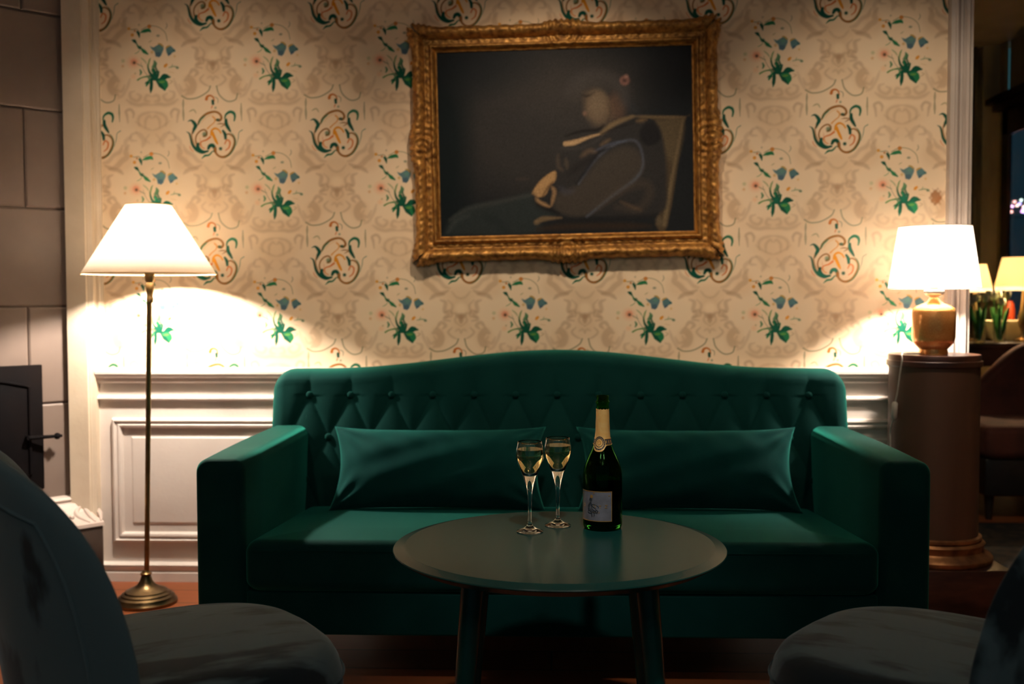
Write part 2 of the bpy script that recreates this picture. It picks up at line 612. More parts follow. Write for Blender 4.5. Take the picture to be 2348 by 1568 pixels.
struct(MB().box(XL - 0.1, XR + 2.2, -1.2, FARY + 2.6, -0.1, 0.0).build('floor', floor_mat(), smooth=False))
struct(MB().box(XL - 0.1, XR + 0.1, -1.2, FARY + 0.1, CEILZ, CEILZ + 0.1).build('ceiling', CREAM_PAINT, smooth=False))
struct(MB().box(XL - 0.1, XL, -1.2, FARY + 0.1, 0, CEILZ).build('wall_left', CREAM_PAINT, smooth=False))
WALL2 = mat('olive_beige_wall', srgb(196, 174, 128), 0.7, var=srgb(160, 138, 96), vscale=3, vstretch=(2, 2, 0.5))
struct(MB().box(XL, 2.93, FARY, FARY + 0.1, 0, CEILZ).build('wall_far', WALL2, smooth=False))

# ---- wallpaper: pattern painted into a colour attribute of the wall itself
TWpx, THpx = 275.5, 290.5                    # one repeat, in pattern units
base_col = np.array(srgb(236, 213, 183))
RS = 1.6                                     # raster cells per pattern unit
rw, rh = int(TWpx * RS), int(THpx * RS)
big = Raster(rw * 3, rh * 3, base_col)


def P3(fn):
    """draw the motif nine times so that it wraps"""
    for i in range(3):
        for j in range(3):
            fn(i * rw, j * rh)


def tr_flower(zx, zy):
    return (zx / 8.7125 - 74.0, zy / 8.7125 - 95.0)


def tr_cart(zx, zy):
    return (680 + zx / 9.2235 - 634.0, 200 + zy / 9.2235 - 425.0)


def tr_dam(zx, zy):
    return (620 + zx / 5.057 - 634.0, 30 + zy / 5.057 - 425.0)


def mk(tr, sc, wk=1.0):
    def st(pts, w, col, a=1.0, soft=1.3, taper=True):
        P = [tr(*p) for p in pts]

        def f(ox, oy):
            big.stroke([((p[0]) * RS + ox + rw / 2, p[1] * RS + oy + rh / 2) for p in P],
                       [k * wk / sc * RS for k in w] if isinstance(w, (list, tuple)) else w * wk / sc * RS, srgb(*col), a, soft, taper, n=5)
        P3(f)

    def bl(c, r, col, a=1.0, soft=1.5, ry=None, ang=0.0):
        p = tr(*c)

        def f(ox, oy):
            big.blob((p[0] * RS + ox + rw / 2, p[1] * RS + oy + rh / 2), r / sc * RS, srgb(*col), a, soft, (ry / sc * RS) if ry else None, ang)
        P3(f)

    def po(pts, col, a=1.0, soft=1.2):
        P = [tr(*p) for p in pts]

        def f(ox, oy):
            big.poly([(p[0] * RS + ox + rw / 2, p[1] * RS + oy + rh / 2) for p in P], srgb(*col), a, soft)
        P3(f)
    return st, bl, po


TAN = (168, 134, 104)
GRG = (140, 132, 100)
st, bl, po = mk(tr_dam, 5.057, 1.35)
# soft grounds of the damask medallions
for c_, r1, r2, a_ in (((745, 330), 210, 120, 0.30), ((745, 560), 160, 170, 0.26), ((745, 760), 260, 90, 0.22), ((480, 850), 90, 110, 0.28), ((1010, 850), 90, 110, 0.28),
                       ((49, 1010), 300, 70, 0.28), ((49, 1260), 240, 130, 0.26), ((380, 240), 110, 130, 0.26), ((1110, 240), 110, 130, 0.26), ((49, 1440), 150, 90, 0.2)):
    bl(c_, r1, (206, 172, 132), a_, 14, r2)
# damask scrolls of the cartouche column (mirrored about x=745)
for mir in (0, 1):
    def q(p):
        return (1490 - p[0], p[1]) if mir else p

    def S_(pts, w, a=0.42, col=TAN, soft=4.0):
        st([q(p) for p in pts], w, col, a, soft)
    S_([(330, 60), (360, 130), (350, 190), (410, 240), (470, 300), (550, 330)], 46, 0.40)
    S_([(400, 60), (430, 130), (500, 170), (560, 240), (620, 260)], 34, 0.35)
    S_([(400, 385), (450, 345), (520, 330), (600, 290)], 34, 0.5)
    S_([(520, 400), (570, 430), (560, 520), (600, 560), (560, 620), (620, 640)], 34, 0.42)
    S_([(600, 400), (650, 460), (640, 540), (700, 560), (680, 640), (740, 700)], 22, 0.34)
    S_([(560, 600), (640, 580), (620, 520), (560, 540)], 18, 0.4)
    S_([(690, 570), (745, 600), (745, 660)], 40, 0.4)
    S_([(640, 720), (600, 770), (640, 820), (700, 850)], 16, 0.45)
    S_([(680, 760), (720, 740), (745, 780)], 20, 0.3)
    S_([(470, 720), (520, 660), (570, 690), (540, 730)], 30, 0.45)
    S_([(430, 780), (480, 760), (520, 830), (500, 900), (440, 940)], 60, 0.40)
    S_([(360, 830), (400, 900), (460, 870), (440, 820)], 26, 0.32)
    S_([(300, 760), (330, 850), (380, 940), (440, 980)], 26, 0.30)
    S_([(640, 300), (690, 360), (745, 380)], 20, 0.3)
    # side scrolls beside the cartouche
    S_([(330, 1260), (340, 1180), (350, 1130), (300, 1110), (265, 1150), (270, 1200)], 22, 0.5)
    S_([(200, 1300), (210, 1220), (170, 1170), (110, 1150), (60, 1140)], 24, 0.32)
    S_([(130, 1320), (130, 1240), (90, 1190), (60, 1210)], 24, 0.32)
    S_([(60, 1350), (120, 1330), (190, 1290), (240, 1250)], 20, 0.28)
    S_([(250, 900), (300, 920), (290, 980), (220, 1010), (180, 960), (220, 930)], 26, 0.34)
    S_([(60, 1060), (130, 1050), (200, 1060), (280, 1040), (340, 1000)], 30, 0.34)
    S_([(60, 960), (110, 950), (130, 1000), (80, 1020)], 24, 0.34)
    S_([(240, 1370), (180, 1420), (150, 1480), (170, 1540)], 40, 0.3)
    S_([(300, 1420), (360, 1480), (360, 1560)], 34, 0.28)
    S_([(230, 1380), (290, 1400), (300, 1460), (240, 1470)], 22, 0.34)
    S_([(90, 1400), (130, 1460), (90, 1500)], 18, 0.26)
bl((745, 490), 60, (244, 222, 190), 0.55, 8)
bl((745, 585), 36, TAN, 0.45, 4)
st([(390, 960), (450, 992), (540, 988), (620, 955), (690, 905), (715, 850)], 13, GRG, 0.75, 1.2, False)
st([(785, 850), (810, 940), (870, 1005), (930, 1028), (1000, 1005), (1022, 940)], 13, GRG, 0.75, 1.2, False)
st([(405, 1000), (402, 1100), (405, 1240)], [8, 20, 10, 22, 8], GRG, 0.7)
st([(1062, 1050), (1062, 1150), (1065, 1250)], [8, 14, 18, 10, 6], GRG, 0.7)
st([(470, 1140), (520, 1120), (550, 1160)], 14, (150, 140, 90), 0.6)

# the cartouche
G, G2, B, O, R_ = (8, 78, 62), (24, 104, 76), (150, 98, 42), (222, 146, 30), (212, 122, 62)
st, bl, po = mk(tr_cart, 9.2235, 1.35)
st([(480, 790), (520, 690), (620, 590), (730, 535), (850, 520), (940, 570), (972, 650), (930, 705), (870, 690)], [22, 34, 38, 34, 34, 36, 34], B)
st([(490, 780), (540, 680), (640, 590)], 30, G2, 0.8)
bl((900, 690), 42, G, 0.9, 2, 30)
st([(560, 760), (590, 700), (700, 610), (820, 570)], 10, (222, 180, 120), 0.8)
st([(275, 715), (340, 695), (395, 740), (430, 810), (395, 890), (370, 970)], [8, 30, 52, 60, 44, 16], G)
st([(240, 930), (300, 975), (330, 1080), (360, 1200), (440, 1310), (560, 1365), (680, 1345)], [6, 26, 34, 40, 50, 56, 30], G)
st([(370, 900), (350, 1000), (370, 1120), (420, 1240)], 20, B, 0.8)
st([(550, 1500), (620, 1440), (700, 1425), (775, 1350)], [8, 34, 28, 18], G2)
st([(600, 1030), (650, 1010), (660, 940), (610, 895), (530, 920), (455, 1000), (428, 1100), (445, 1190)], [34, 34, 26, 24, 22, 22, 26], B)
bl((615, 985), 45, G2, 0.75, 3)
st([(480, 1190), (470, 1250), (520, 1320), (610, 1358)], [44, 58, 48, 30], G)
st([(690, 1290), (720, 1235), (780, 1225), (825, 1290), (815, 1350)], [40, 56, 60, 50, 34], G)
st([(830, 1290), (850, 1390), (930, 1460), (1030, 1465), (1130, 1400), (1210, 1270), (1240, 1150), (1210, 1050), (1130, 990), (1060, 1000)],
   [44, 34, 34, 40, 34, 36, 34, 26, 24, 20], B)
st([(1030, 1480), (1140, 1410), (1230, 1270), (1255, 1130), (1215, 1020), (1160, 960)], 20, G2, 0.85)
bl((945, 1295), 36, G, 1, 2)
st([(1040, 660), (1065, 580), (1150, 525), (1225, 550), (1250, 620), (1235, 710)], [20, 30, 44, 46, 34, 22], G2)
st([(1065, 690), (1070, 780), (1110, 860), (1150, 930)], [44, 58, 50, 30], G)
st([(1000, 920), (1040, 990), (1050, 1080)], [34, 50, 40], G)
st([(1400, 905), (1330, 960), (1312, 1080), (1270, 1230)], [16, 12, 14, 6], G2, 0.7)
st([(665, 255), (685, 200), (745, 178), (805, 215), (825, 290)], [46, 36, 28, 24, 18], (190, 110, 44))
st([(795, 290), (800, 350)], 42, G, 1, 1.2, False)
st([(790, 380), (765, 450)], 22, R_, 0.8)
st([(830, 205), (900, 250), (900, 340)], 14, GRG, 0.8)
bl((850, 435), 24, G2, 0.6)
st([(750, 1000), (765, 915), (835, 868), (910, 900), (955, 965)], [30, 30, 34, 26, 24], O)
st([(775, 960), (815, 1050), (850, 1130), (880, 1190)], [50, 44, 44, 30], O)
st([(730, 1050), (650, 1110), (560, 1140), (520, 1190), (560, 1260), (620, 1290)], [34, 26, 20, 20, 22, 10], R_)
st([(790, 620), (835, 670), (820, 740), (740, 810), (680, 870)], [26, 26, 18, 20, 26], (218, 150, 70), 0.9)
st([(1035, 1190), (1080, 1110), (1140, 1160), (1120, 1270), (1050, 1330)], [22, 26, 30, 26, 18], R_, 0.9)
st([(880, 780), (960, 770), (1030, 790), (950, 840)], 22, B, 0.85)
st([(300, 1230), (330, 1300), (390, 1360)], 22, R_, 0.6)
st([(520, 1060), (530, 1150), (560, 1210)], 14, R_, 0.5)
st([(540, 1180), (560, 1260), (600, 1300)], 18, (226, 176, 120), 0.7)

# the flower spray
LG, DG, MG = (34, 118, 76), (8, 82, 62), (78, 134, 60)
st, bl, po = mk(tr_flower, 8.7125, 1.3)
st([(170, 225), (240, 245), (320, 235), (380, 300), (380, 400)], 14, GRG, 0.8)
st([(420, 250), (560, 180), (680, 180), (790, 220), (890, 320), (925, 470)], 13, (150, 140, 100), 0.8, 1.2, False)
st([(910, 120), (925, 180), (890, 240)], 18, GRG, 0.6)
st([(340, 290), (365, 330), (380, 400)], [34, 44, 12], DG)
st([(410, 300), (480, 275), (560, 260), (600, 290)], [20, 54, 56, 20], LG)
bl((175, 225), 30, (216, 152, 54), 0.95)
bl((240, 350), 34, (218, 148, 48), 0.95)
bl((290, 270), 22, (190, 120, 60), 0.9)
bl((575, 185), 40, (200, 126, 50), 0.95)
bl((375, 150), 20, GRG, 0.5)
bl((745, 370), 32, (110, 120, 96), 0.8, 2, 22)
st([(560, 500), (620, 460)], 20, (170, 160, 110), 0.6)
st([(235, 450), (280, 470), (320, 520)], [14, 50, 18], DG)
st([(320, 520), (360, 590), (410, 620), (470, 680), (540, 730)], [14, 34, 26, 56, 22], LG)
bl((385, 600), 36, DG, 0.8)
st([(385, 650), (330, 700), (280, 720)], 12, MG, 0.7)
# bluebells
po([(580, 575), (650, 600), (720, 560), (780, 520), (850, 570), (850, 640), (800, 760), (760, 790), (690, 770), (670, 680), (620, 640)], (92, 126, 132))
po([(690, 700), (780, 690), (800, 760), (760, 800), (690, 780)], (70, 96, 116), 0.8)
po([(700, 600), (780, 570), (820, 620), (760, 660)], (96, 146, 132), 0.7, 3)
st([(740, 525), (800, 540), (840, 590)], 24, (190, 150, 60), 0.9)
po([(895, 640), (920, 590), (990, 570), (1040, 620), (1080, 680), (1020, 710), (940, 775), (905, 700)], (84, 122, 128))
po([(930, 720), (990, 700), (1000, 740), (940, 775)], (66, 88, 114), 0.8)
st([(890, 620), (920, 590), (980, 565)], 24, (196, 152, 64), 0.9)
st([(1040, 640), (1075, 680)], 30, (40, 96, 100), 0.9)
bl((620, 695), 30, (206, 166, 92), 0.7)
bl((1065, 780), 24, (222, 184, 110), 0.7)
# pink flower
bl((255, 890), 110, (236, 178, 140), 0.55, 9)
bl((262, 885), 62, (226, 136, 104), 0.75, 5)
bl((268, 898), 30, (90, 76, 60), 0.95, 2)
bl((50, 860), 34, (178, 180, 130), 0.6, 3)
bl((42, 965), 26, (214, 160, 96), 0.7, 3)
bl((250, 1170), 46, (238, 196, 156), 0.7, 5)
bl((285, 1110), 20, (180, 160, 110), 0.6)
# stems and lower leaves
for pts, w, c, a in [([(400, 800), (470, 860), (510, 920)], 20, (150, 160, 110), .8), ([(590, 810), (560, 880), (540, 1000), (560, 1080)], 26, MG, .75),
                     ([(310, 910), (380, 950), (440, 980)], 16, GRG, .8), ([(330, 1240), (400, 1200), (520, 1165)], [26, 22, 18], MG, .9),
                     ([(380, 1040), (400, 1090), (380, 1140)], [20, 36, 16], LG, .9), ([(660, 860), (680, 920), (650, 980)], [14, 56, 50], LG, .9),
                     ([(540, 1000), (570, 1090), (620, 1160), (650, 1220)], [16, 30, 50, 60], DG, 1), ([(640, 1050), (670, 1110), (700, 1220)], [60, 50, 34], DG, 1),
                     ([(750, 1080), (730, 1150), (700, 1230)], [22, 34, 40], DG, 1), ([(560, 1160), (620, 1210), (690, 1240)], [26, 50, 30], DG, 1),
                     ([(600, 1230), (600, 1320), (590, 1420), (580, 1500)], [44, 52, 50, 10], DG, 1), ([(560, 1250), (520, 1310), (500, 1360)], [30, 48, 20], LG, 1),
                     ([(690, 1240), (780, 1230), (860, 1180), (970, 1190)], [30, 50, 90, 20], DG, 1), ([(700, 1260), (780, 1350), (860, 1440)], [24, 70, 30], DG, 1),
                     ([(760, 1270), (850, 1290), (880, 1350), (870, 1430)], [40, 90, 80, 20], LG, 1), ([(760, 1290), (860, 1280)], 34, (104, 150, 70), .8),
                     ([(1000, 1000), (1020, 930)], 16, (160, 164, 120), .7), ([(950, 1000), (1050, 980), (1130, 1010)], [16, 24, 30], (140, 156, 116), .7),
                     ([(960, 1250), (1010, 1280), (940, 1330)], 20, (180, 150, 110), .5), ([(940, 1080), (1060, 1110)], 16, (210, 180, 130), .5)]:
    st(pts, w, c, a)
for pts, w, c in [([(620, 1180), (560, 1090), (545, 1010), (520, 930)], [34, 40, 34, 8], DG), ([(650, 1180), (640, 1080), (610, 980)], [30, 46, 8], LG),
                  ([(690, 1200), (720, 1090), (690, 1000), (700, 930)], [30, 50, 40, 8], DG), ([(600, 1200), (500, 1120), (430, 1000), (400, 900)], [14, 14, 12, 8], GRG),
                  ([(560, 1230), (530, 1180), (450, 1190)], [40, 36, 10], LG), ([(640, 1230), (660, 1120), (740, 1060)], [40, 60, 14], DG),
                  ([(560, 1300), (500, 1290), (470, 1320)], [30, 34, 8], DG), ([(840, 1170), (900, 1160), (960, 1200)], [60, 70, 16], DG)]:
    st(pts, [k_ * 0.66 for k_ in w], c, 0.92)
po([(845, 1000), (850, 950), (900, 915), (930, 940), (890, 1000)], (222, 148, 40), 0.95)
bl((1110, 1005), 26, (90, 116, 90), 0.8)

tile = big.a[rh:2 * rh, rw:2 * rw]
# repeat size on the wall, measured along the dado line
TWm = (at(2065, 560, WY).x - at(634, 560, WY).x) / 5.0
PX0 = at(636, 425, WY)
THm = (at(636, 130, WY).z - at(636, 713, WY).z) / 2.0


def sample_paper(X, Z):
    u = ((X - PX0.x) / TWm + 0.5) % 1.0
    v = (-(Z - PX0.z) / THm + 0.5) % 1.0
    fx, fy = u * rw - 0.5, v * rh - 0.5
    x0, y0 = np.floor(fx).astype(int), np.floor(fy).astype(int)
    tx, ty = (fx - x0)[..., None], (fy - y0)[..., None]
    a = tile[y0 % rh, x0 % rw] * (1 - tx) + tile[y0 % rh, (x0 + 1) % rw] * tx
    b = tile[(y0 + 1) % rh, x0 % rw] * (1 - tx) + tile[(y0 + 1) % rh, (x0 + 1) % rw] * tx
    c = a * (1 - ty) + b * ty
    # brown damp stain near the right casing
    sx, sz = at(2146, 452, WY).x, at(2146, 452, WY).z
    d = np.hypot((X - sx) * 1.3, Z - sz) + 0.006 * np.sin(X * 300) * np.cos(Z * 260)
    k = (np.clip((0.034 - d) / 0.014, 0, 1) * 0.85)[..., None]
    return c * (1 - k) + np.array(srgb(136, 80, 28)) * k


zr = at(420, 846, WY).z
wall = struct(colour_grid('wall_back', X_PIL1 - 0.12, X_TRIM0 + 0.02, zr - 0.02, 2.36, WY,
                          int((X_TRIM0 - X_PIL1 + 0.14) / 0.0026), int((2.38 - zr) / 0.0026), sample_paper, PAPER))
struct(MB().box(XL, X_TRIM1 - 0.01, WY + 0.004, WY + 0.24, 0, CEILZ).build('wall_back_core', CREAM_PAINT, smooth=False)).name = 'wall_rear'

# dado panelling
dado = MB()
zt = zr
Z = lambda py: at(420, py, WY - 0.015).z
dado.box(X_PIL1 - 0.02, X_TRIM0 + 0.02, WY - 0.012, WY + 0.003, 0, zt - 0.01)
dado.strip([(Z(878), 0.018), (Z(874), 0.03), (Z(866), 0.034), (Z(862), 0.045), (Z(856), 0.05), (Z(850), 0.05), (Z(847), 0.03), (Z(843), 0.02)],
           X_PIL1, X_TRIM0, WY)
dado.strip([(Z(921), 0.014), (Z(917), 0.016), (Z(914), 0.03), (Z(911), 0.03), (Z(907), 0.014)], X_PIL1, X_TRIM0, WY)
pan = [(0, 0.012), (0.002, 0.026), (0.010, 0.030), (0.014, 0.024), (0.020, 0.022), (0.026, 0.028), (0.033, 0.026), (0.040, 0.012), (0.042, 0.004),
       (0.048, 0.004), (0.075, 0.014), (0.077, 0.016)]
px0, px1 = at(262, 1000, WY).x, X_TRIM0 - 0.10
zA, zB = Z(1243), Z(958)
mid = (px0 + px1) / 2
dado.rect_sweep(px0, mid - 0.05, zA, zB, WY, pan, True)
dado.rect_sweep(mid + 0.05, px1, zA, zB, WY, pan, True)
o = struct(dado.build('trim_1', WHITE_PAINT, smooth=False))
bb = MB()
bb.strip([(0, 0.028), (Z(1312), 0.028), (Z(1308), 0.022), (Z(1300), 0.030), (Z(1294), 0.032), (Z(1288), 0.014)], X_PIL1 - 0.1, X_TRIM0, WY)
struct(bb.build('baseboard_back', WHITE_PAINT, smooth=False))
# left pilaster
pl = MB()
x = X_PIL1
pl.vstrip([(X_PIL0, 0.06), (x - 0.022, 0.06), (x - 0.020, 0.052), (x - 0.016, 0.052), (x - 0.012, 0.05), (x, 0.046)], 0, CEILZ, WY)
pl.vstrip([(x, 0.02), (x + 0.010, 0.022), (x + 0.014, 0.014), (x + 0.022, 0.012)], zt, CEILZ, WY)
struct(pl.build('trim_2', CREAM_PAINT, smooth=False))
# right casing, fluted
rc = MB()
a, b = X_TRIM0, X_TRIM1
w = b - a
rc.vstrip([(a, 0.012), (a + .02 * w, 0.030), (a + .20 * w, 0.030), (a + .22 * w, 0.036), (a + .30 * w, 0.036), (a + .33 * w, 0.022), (a + .40 * w, 0.016),
           (a + .44 * w, 0.030), (a + .52 * w, 0.034), (a + .60 * w, 0.026), (a + .68 * w, 0.038), (a + .78 * w, 0.044), (a + .84 * w, 0.034),
           (a + .90 * w, 0.030), (b, 0.030)], 0, CEILZ, WY)
rc.box(b - 0.012, b, WY - 0.02, WY + 0.26, 0, CEILZ)
struct(rc.build('trim_3', TRIM_PAINT, smooth=False))

# ------------------------------------------------------------------ corner tiled stove
stove = thing('tiled_stove', 'tall corner stove of pale glazed tiles with black iron door', 'stove', (STX, 3.97, 0))
ang = math.radians(47)
dv = Vector((-cos(ang) , -sin(ang), 0))       # along the face, away from the wall
nv = Vector((sin(ang), -cos(ang), 0))         # out of the face


def SP(u, n, z):
    p = dv * u + nv * n
    return (p.x, p.y, z)


tl = MB()
FL = 1.05
zj = [at(150, y, 3.9).z for y in (1148, 925, 703, 478, 252, 30)] + [2.45]
vj = [0.52, 0.50, 0.53]
# core
core = [SP(0, -0.004, 0)[:2], SP(FL, -0.004, 0)[:2], SP(FL, -0.40, 0)[:2], (-0.45, 0.0)]
tl.prism(core, 0.02, 2.45)


def tilebox(u0, u1, z0, z1, off):
    g = 0.0022
    vs = [SP(u0 + g, -0.004, z0 + g), SP(u1 - g, -0.004, z0 + g), SP(u1 - g, -0.004, z1 - g), SP(u0 + g, -0.004, z1 - g)]
    r = 0.006
    vs += [SP(u0 + g, off, z0 + g), SP(u1 - g, off, z0 + g), SP(u1 - g, off, z1 - g), SP(u0 + g, off, z1 - g)]
    vs += [SP(u0 + g + r, off + 0.004, z0 + g + r), SP(u1 - g - r, off + 0.004, z0 + g + r), SP(u1 - g - r, off + 0.004, z1 - g - r), SP(u0 + g + r, off + 0.004, z1 - g - r)]
    fs = [(0, 1, 5, 4), (1, 2, 6, 5), (2, 3, 7, 6), (3, 0, 4, 7), (4, 5, 9, 8), (5, 6, 10, 9), (6, 7, 11, 10), (7, 4, 8, 11), (8, 9, 10, 11)]
    tl.add(vs, fs)


# vertical joints, distance from the wall edge: where px 62 falls on the face
def face_u(px):
    # solve for u so that the projection of the face point has image x = px
    best, bu = 1e9, 0
    for k in range(0, 1200):
        u = k / 1000
        p = Vector(SP(u, 0, 0.9)) + Vector((STX, 3.97, 0)) - Vector((0, 0, CH))
        z = p.dot(fw)
        x_ = 1174 + F * p.dot(rt) / z
        if abs(x_ - px) < best:
            best, bu = abs(x_ - px), u
    return bu


uj = face_u(64)
for i in range(len(zj) - 1):
    if i % 2 == 1:
        cuts = [0, uj, FL]
    else:
        cuts = [0, uj * 2.1, FL]
    if i == 0:
        cuts = [0, FL]
    for a_, b_ in zip(cuts[:-1], cuts[1:]):
        tilebox(a_, b_, zj[i], zj[i + 1], 0.004 + random.uniform(-0.0012, 0.0012))
tl.build('tile_body', TILE, stove, smooth=False)
# stepped and carved plinth
mo = MB()
zm = at(200, 1215, 3.8).z


def ring(n, u, z):
    return [SP(-u, n, z), SP(FL, n, z), SP(FL, -0.3, z), (-0.45, 0.0, z), SP(-u, u * math.tan(ang), z)]


Hm = zj[0] - zm
prof = [(n_, u_, zj[0] - f_ * Hm) for n_, u_, f_ in (
    (0.005, 0.0, -0.16), (0.035, 0.012, -0.12), (0.044, 0.016, -0.02), (0.036, 0.012, 0.10), (0.052, 0.018, 0.16), (0.062, 0.022, 0.30), (0.082, 0.026, 0.50),
    (0.118, 0.032, 0.68), (0.158, 0.038, 0.80), (0.168, 0.040, 0.86), (0.170, 0.040, 1.0))]
vs, fs = [], []
for n_, u_, z_ in prof:
    vs += ring(n_, u_, z_)
for j in range(len(prof) - 1):
    for k in range(5):
        k2 = (k + 1) % 5
        fs.append((j * 5 + k, j * 5 + k2, (j + 1) * 5 + k2, (j + 1) * 5 + k))
fs += [(0, 1, 2, 3, 4), tuple((len(prof) - 1) * 5 + k for k in (4, 3, 2, 1, 0))]
mo.add(vs, fs)
pm = mo.build('carved_moulding', TILE_WHITE, stove, smooth=False)
cv = MB()
for k in range(8):      # acanthus leaves in relief along the moulding
    u = -0.01 + k * 0.135
    for s in (-1, 0, 1):
        pts = []
        for t in np.linspace(0, 1, 9):
            f_ = 0.28 + 0.52 * t
            n_ = np.interp(f_, [0.16, 0.30, 0.50, 0.68, 0.80], [0.052, 0.062, 0.082, 0.118, 0.158])
            pts.append(SP(u + s * (0.012 + 0.030 * sin(t * pi * 0.9)), n_ + 0.002, zj[0] - f_ * Hm))
        cv.tube(pts, [0.003 + 0.007 * sin(t * pi) for t in np.linspace(0, 1, 9)], 8)
    cv.ball(SP(u + 0.0675, 0.112, zj[0] - 0.60 * Hm), 0.010, 10)
cv.build('carved_leaf', TILE_WHITE, pm)
ba = MB()
ba.prism([SP(-0.038, 0.166, 0)[:2], SP(FL, 0.166, 0)[:2], SP(FL, -0.3, 0)[:2], (-0.45, 0.0), SP(-0.038, 0.038 * math.tan(ang), 0)[:2]], 0, zm)
ba.build('marble_base', MARBLE, stove, bevel=0.006)
# iron door
zd0, zd1 = at(90, 1100, 3.72).z, at(90, 842, 3.72).z
ud = face_u(92)
dr = MB()


def fbox(mb, u0, u1, n0, n1, z0, z1):
    vs = [SP(u, n, z) for z in (z0, z1) for n in (n0, n1) for u in (u0, u1)]
    mb.add(vs, [(0, 2, 3, 1), (4, 5, 7, 6), (0, 1, 5, 4), (2, 6, 7, 3), (0, 4, 6, 2), (1, 3, 7, 5)])


fbox(dr, ud, ud + 0.42, 0.0, 0.018, zd0 - 0.06, zd1)
door = dr.build('stove_door', BLACK_IRON, stove, bevel=0.004)
dp = MB()
pc = [(ud + 0.05 + 0.32 * i / 12, zd0 + 0.02 + (zd1 - zd0 - 0.10) * 1.0 + 0.03 * sin(pi * i / 12)) for i in range(13)]
dp.tube([SP(ud + 0.05, 0.02, zd0)] + [SP(u, 0.02, z) for u, z in pc] + [SP(ud + 0.37, 0.02, zd0)], 0.006, 8)
dp.tube([SP(ud + 0.38, 0.024, zd0 - 0.03), SP(ud + 0.38, 0.024, zd1 - 0.03)], 0.010, 8)
dp.build('raised_border', BLACK_IRON, door)
hd = MB()
zh = at(100, 1010, 3.75).z
uh = face_u(117)
hd.tube([SP(ud + 0.06, 0.035, zh), SP(uh + 0.03, 0.05, zh), SP(uh + 0.008, 0.052, zh)], [0.008, 0.0065, 0.006], 10)
hd.ball(SP(uh + 0.004, 0.052, zh), 0.0125, 12)
hd.ball(SP(uh - 0.010, 0.052, zh), 0.006, 10)
hd.tube([SP(ud + 0.06, 0.0, zh), SP(ud + 0.06, 0.04, zh)], 0.009, 10)
hd.build('latch_handle', BLACK_IRON, door)

# ------------------------------------------------------------------ framed painting
TILT = radians(1.1)
cpt = (at(938, 55, 3.93) + at(1648, 33, 3.93) + at(950, 603, 3.93) + at(1658, 590, 3.93)) / 4
FWD = (at(1653, 300, 3.93) - at(944, 300, 3.93)).length
FHT = (at(1300, 48, 3.93) - at(1300, 597, 3.93)).length
paint = thing('framed_painting', 'large dark portrait in an ornate gilt frame hung above the green sofa', 'painting', (cpt.x, WY - 0.002, cpt.z))
paint.rotation_euler = (0, -TILT, 0)
fwid = (at(999, 300, 3.93) - at(942, 300, 3.93)).length * 1.03


def frame_side(L, Wd):
    """relief of one side: s along (0..L), t across (0 outer..1 inner) -> outset, height"""
    pass


def build_frame():
    nx, nt = 260, 26
    V, Fc = [], []
    hw, hh = FWD / 2, FHT / 2
    corners = [(-hw, -hh), (hw, -hh), (hw, hh), (-hw, hh)]
    for side in range(4):
        (x0, z0), (x1, z1) = corners[side], corners[(side + 1) % 4]
        L = math.hypot(x1 - x0, z1 - z0)
        dx, dz = (x1 - x0) / L, (z1 - z0) / L
        ix, iz = -dz, dx                       # inward
        base = len(V)
        for i in range(nx + 1):
            for j in range(nt + 1):
                t = j / nt
                tt = max(0.0, (t - 0.04))
                off = t * fwid
                s = off + (L - 2 * off) * i / nx
                # outline swells: corners and centre
                dc = min(s, L - s)
                cn = exp(-(dc / 0.075) ** 4)
                ce = exp(-((s - L / 2) / 0.075) ** 4)
                q1 = exp(-((dc - L * 0.27) / 0.05) ** 4) * 0.0
                bump = 0.016 * cn + 0.016 * ce + 0.003 * (0.5 + 0.5 * cos(s * 2 * pi / 0.052)) * (1 - max(cn, ce))
                bump += 0.004 * sin(s * 2 * pi / 0.021) * max(cn, ce)
                out = bump * (1 - t) ** 2 - 0.004
                # profile
                if t < 0.55:
                    h = 0.022 + 0.034 * sin(pi * min(1, t / 0.50)) ** 0.8 * (1.0 if t < 0.25 else 1.0)
                    h = max(h, 0.020)
                elif t < 0.70:
                    h = 0.024
                elif t < 0.86:
                    h = 0.024 + 0.012 * sin(pi * (t - 0.70) / 0.16)
                elif t < 0.97:
                    h = 0.018
                else:
                    h = 0.006
                if t < 0.02:
                    h = 0.0
                orn = 0.0
                if 0.05 < t < 0.62:
                    a1 = s / 0.055 * 2 * pi
                    orn = 0.0022 * sin(a1 + 6 * t) * cos(11 * t + 1.3 * sin(a1 * 0.5)) + 0.0014 * sin(a1 * 2.3 + 1.2) * sin(19 * t)
                k = max(cn, ce)
                rr = math.hypot((dc - 0.045 if cn > ce else s - L / 2), off - 0.04) if k > 0.1 else 1
                orn += k * (0.007 * exp(-(rr / 0.03) ** 2) + 0.003 * cos(rr * 2 * pi / 0.024)) * (1 if t < 0.85 else 0.3)
                h += orn if t > 0.02 else 0
                x = x0 + dx * s + ix * (off - out)
                z = z0 + dz * s + iz * (off - out)
                if cn > 0.4 and t < 0.5:      # round the corner tips
                    pass
                V.append((x, -h, z))
        for i in range(nx):
            for j in range(nt):
                a = base + i * (nt + 1) + j
                Fc.append((a, a + 1, a + nt + 2, a + nt + 1))
    me = mesh_of('gilt_frame', V, Fc)
    bm = bmesh.new()
    bm.from_mesh(me)
    bmesh.ops.remove_doubles(bm, verts=bm.verts, dist=0.0004)
    bm.to_mesh(me)
    bm.free()
    return link('gilt_frame', me, GOLD, paint)


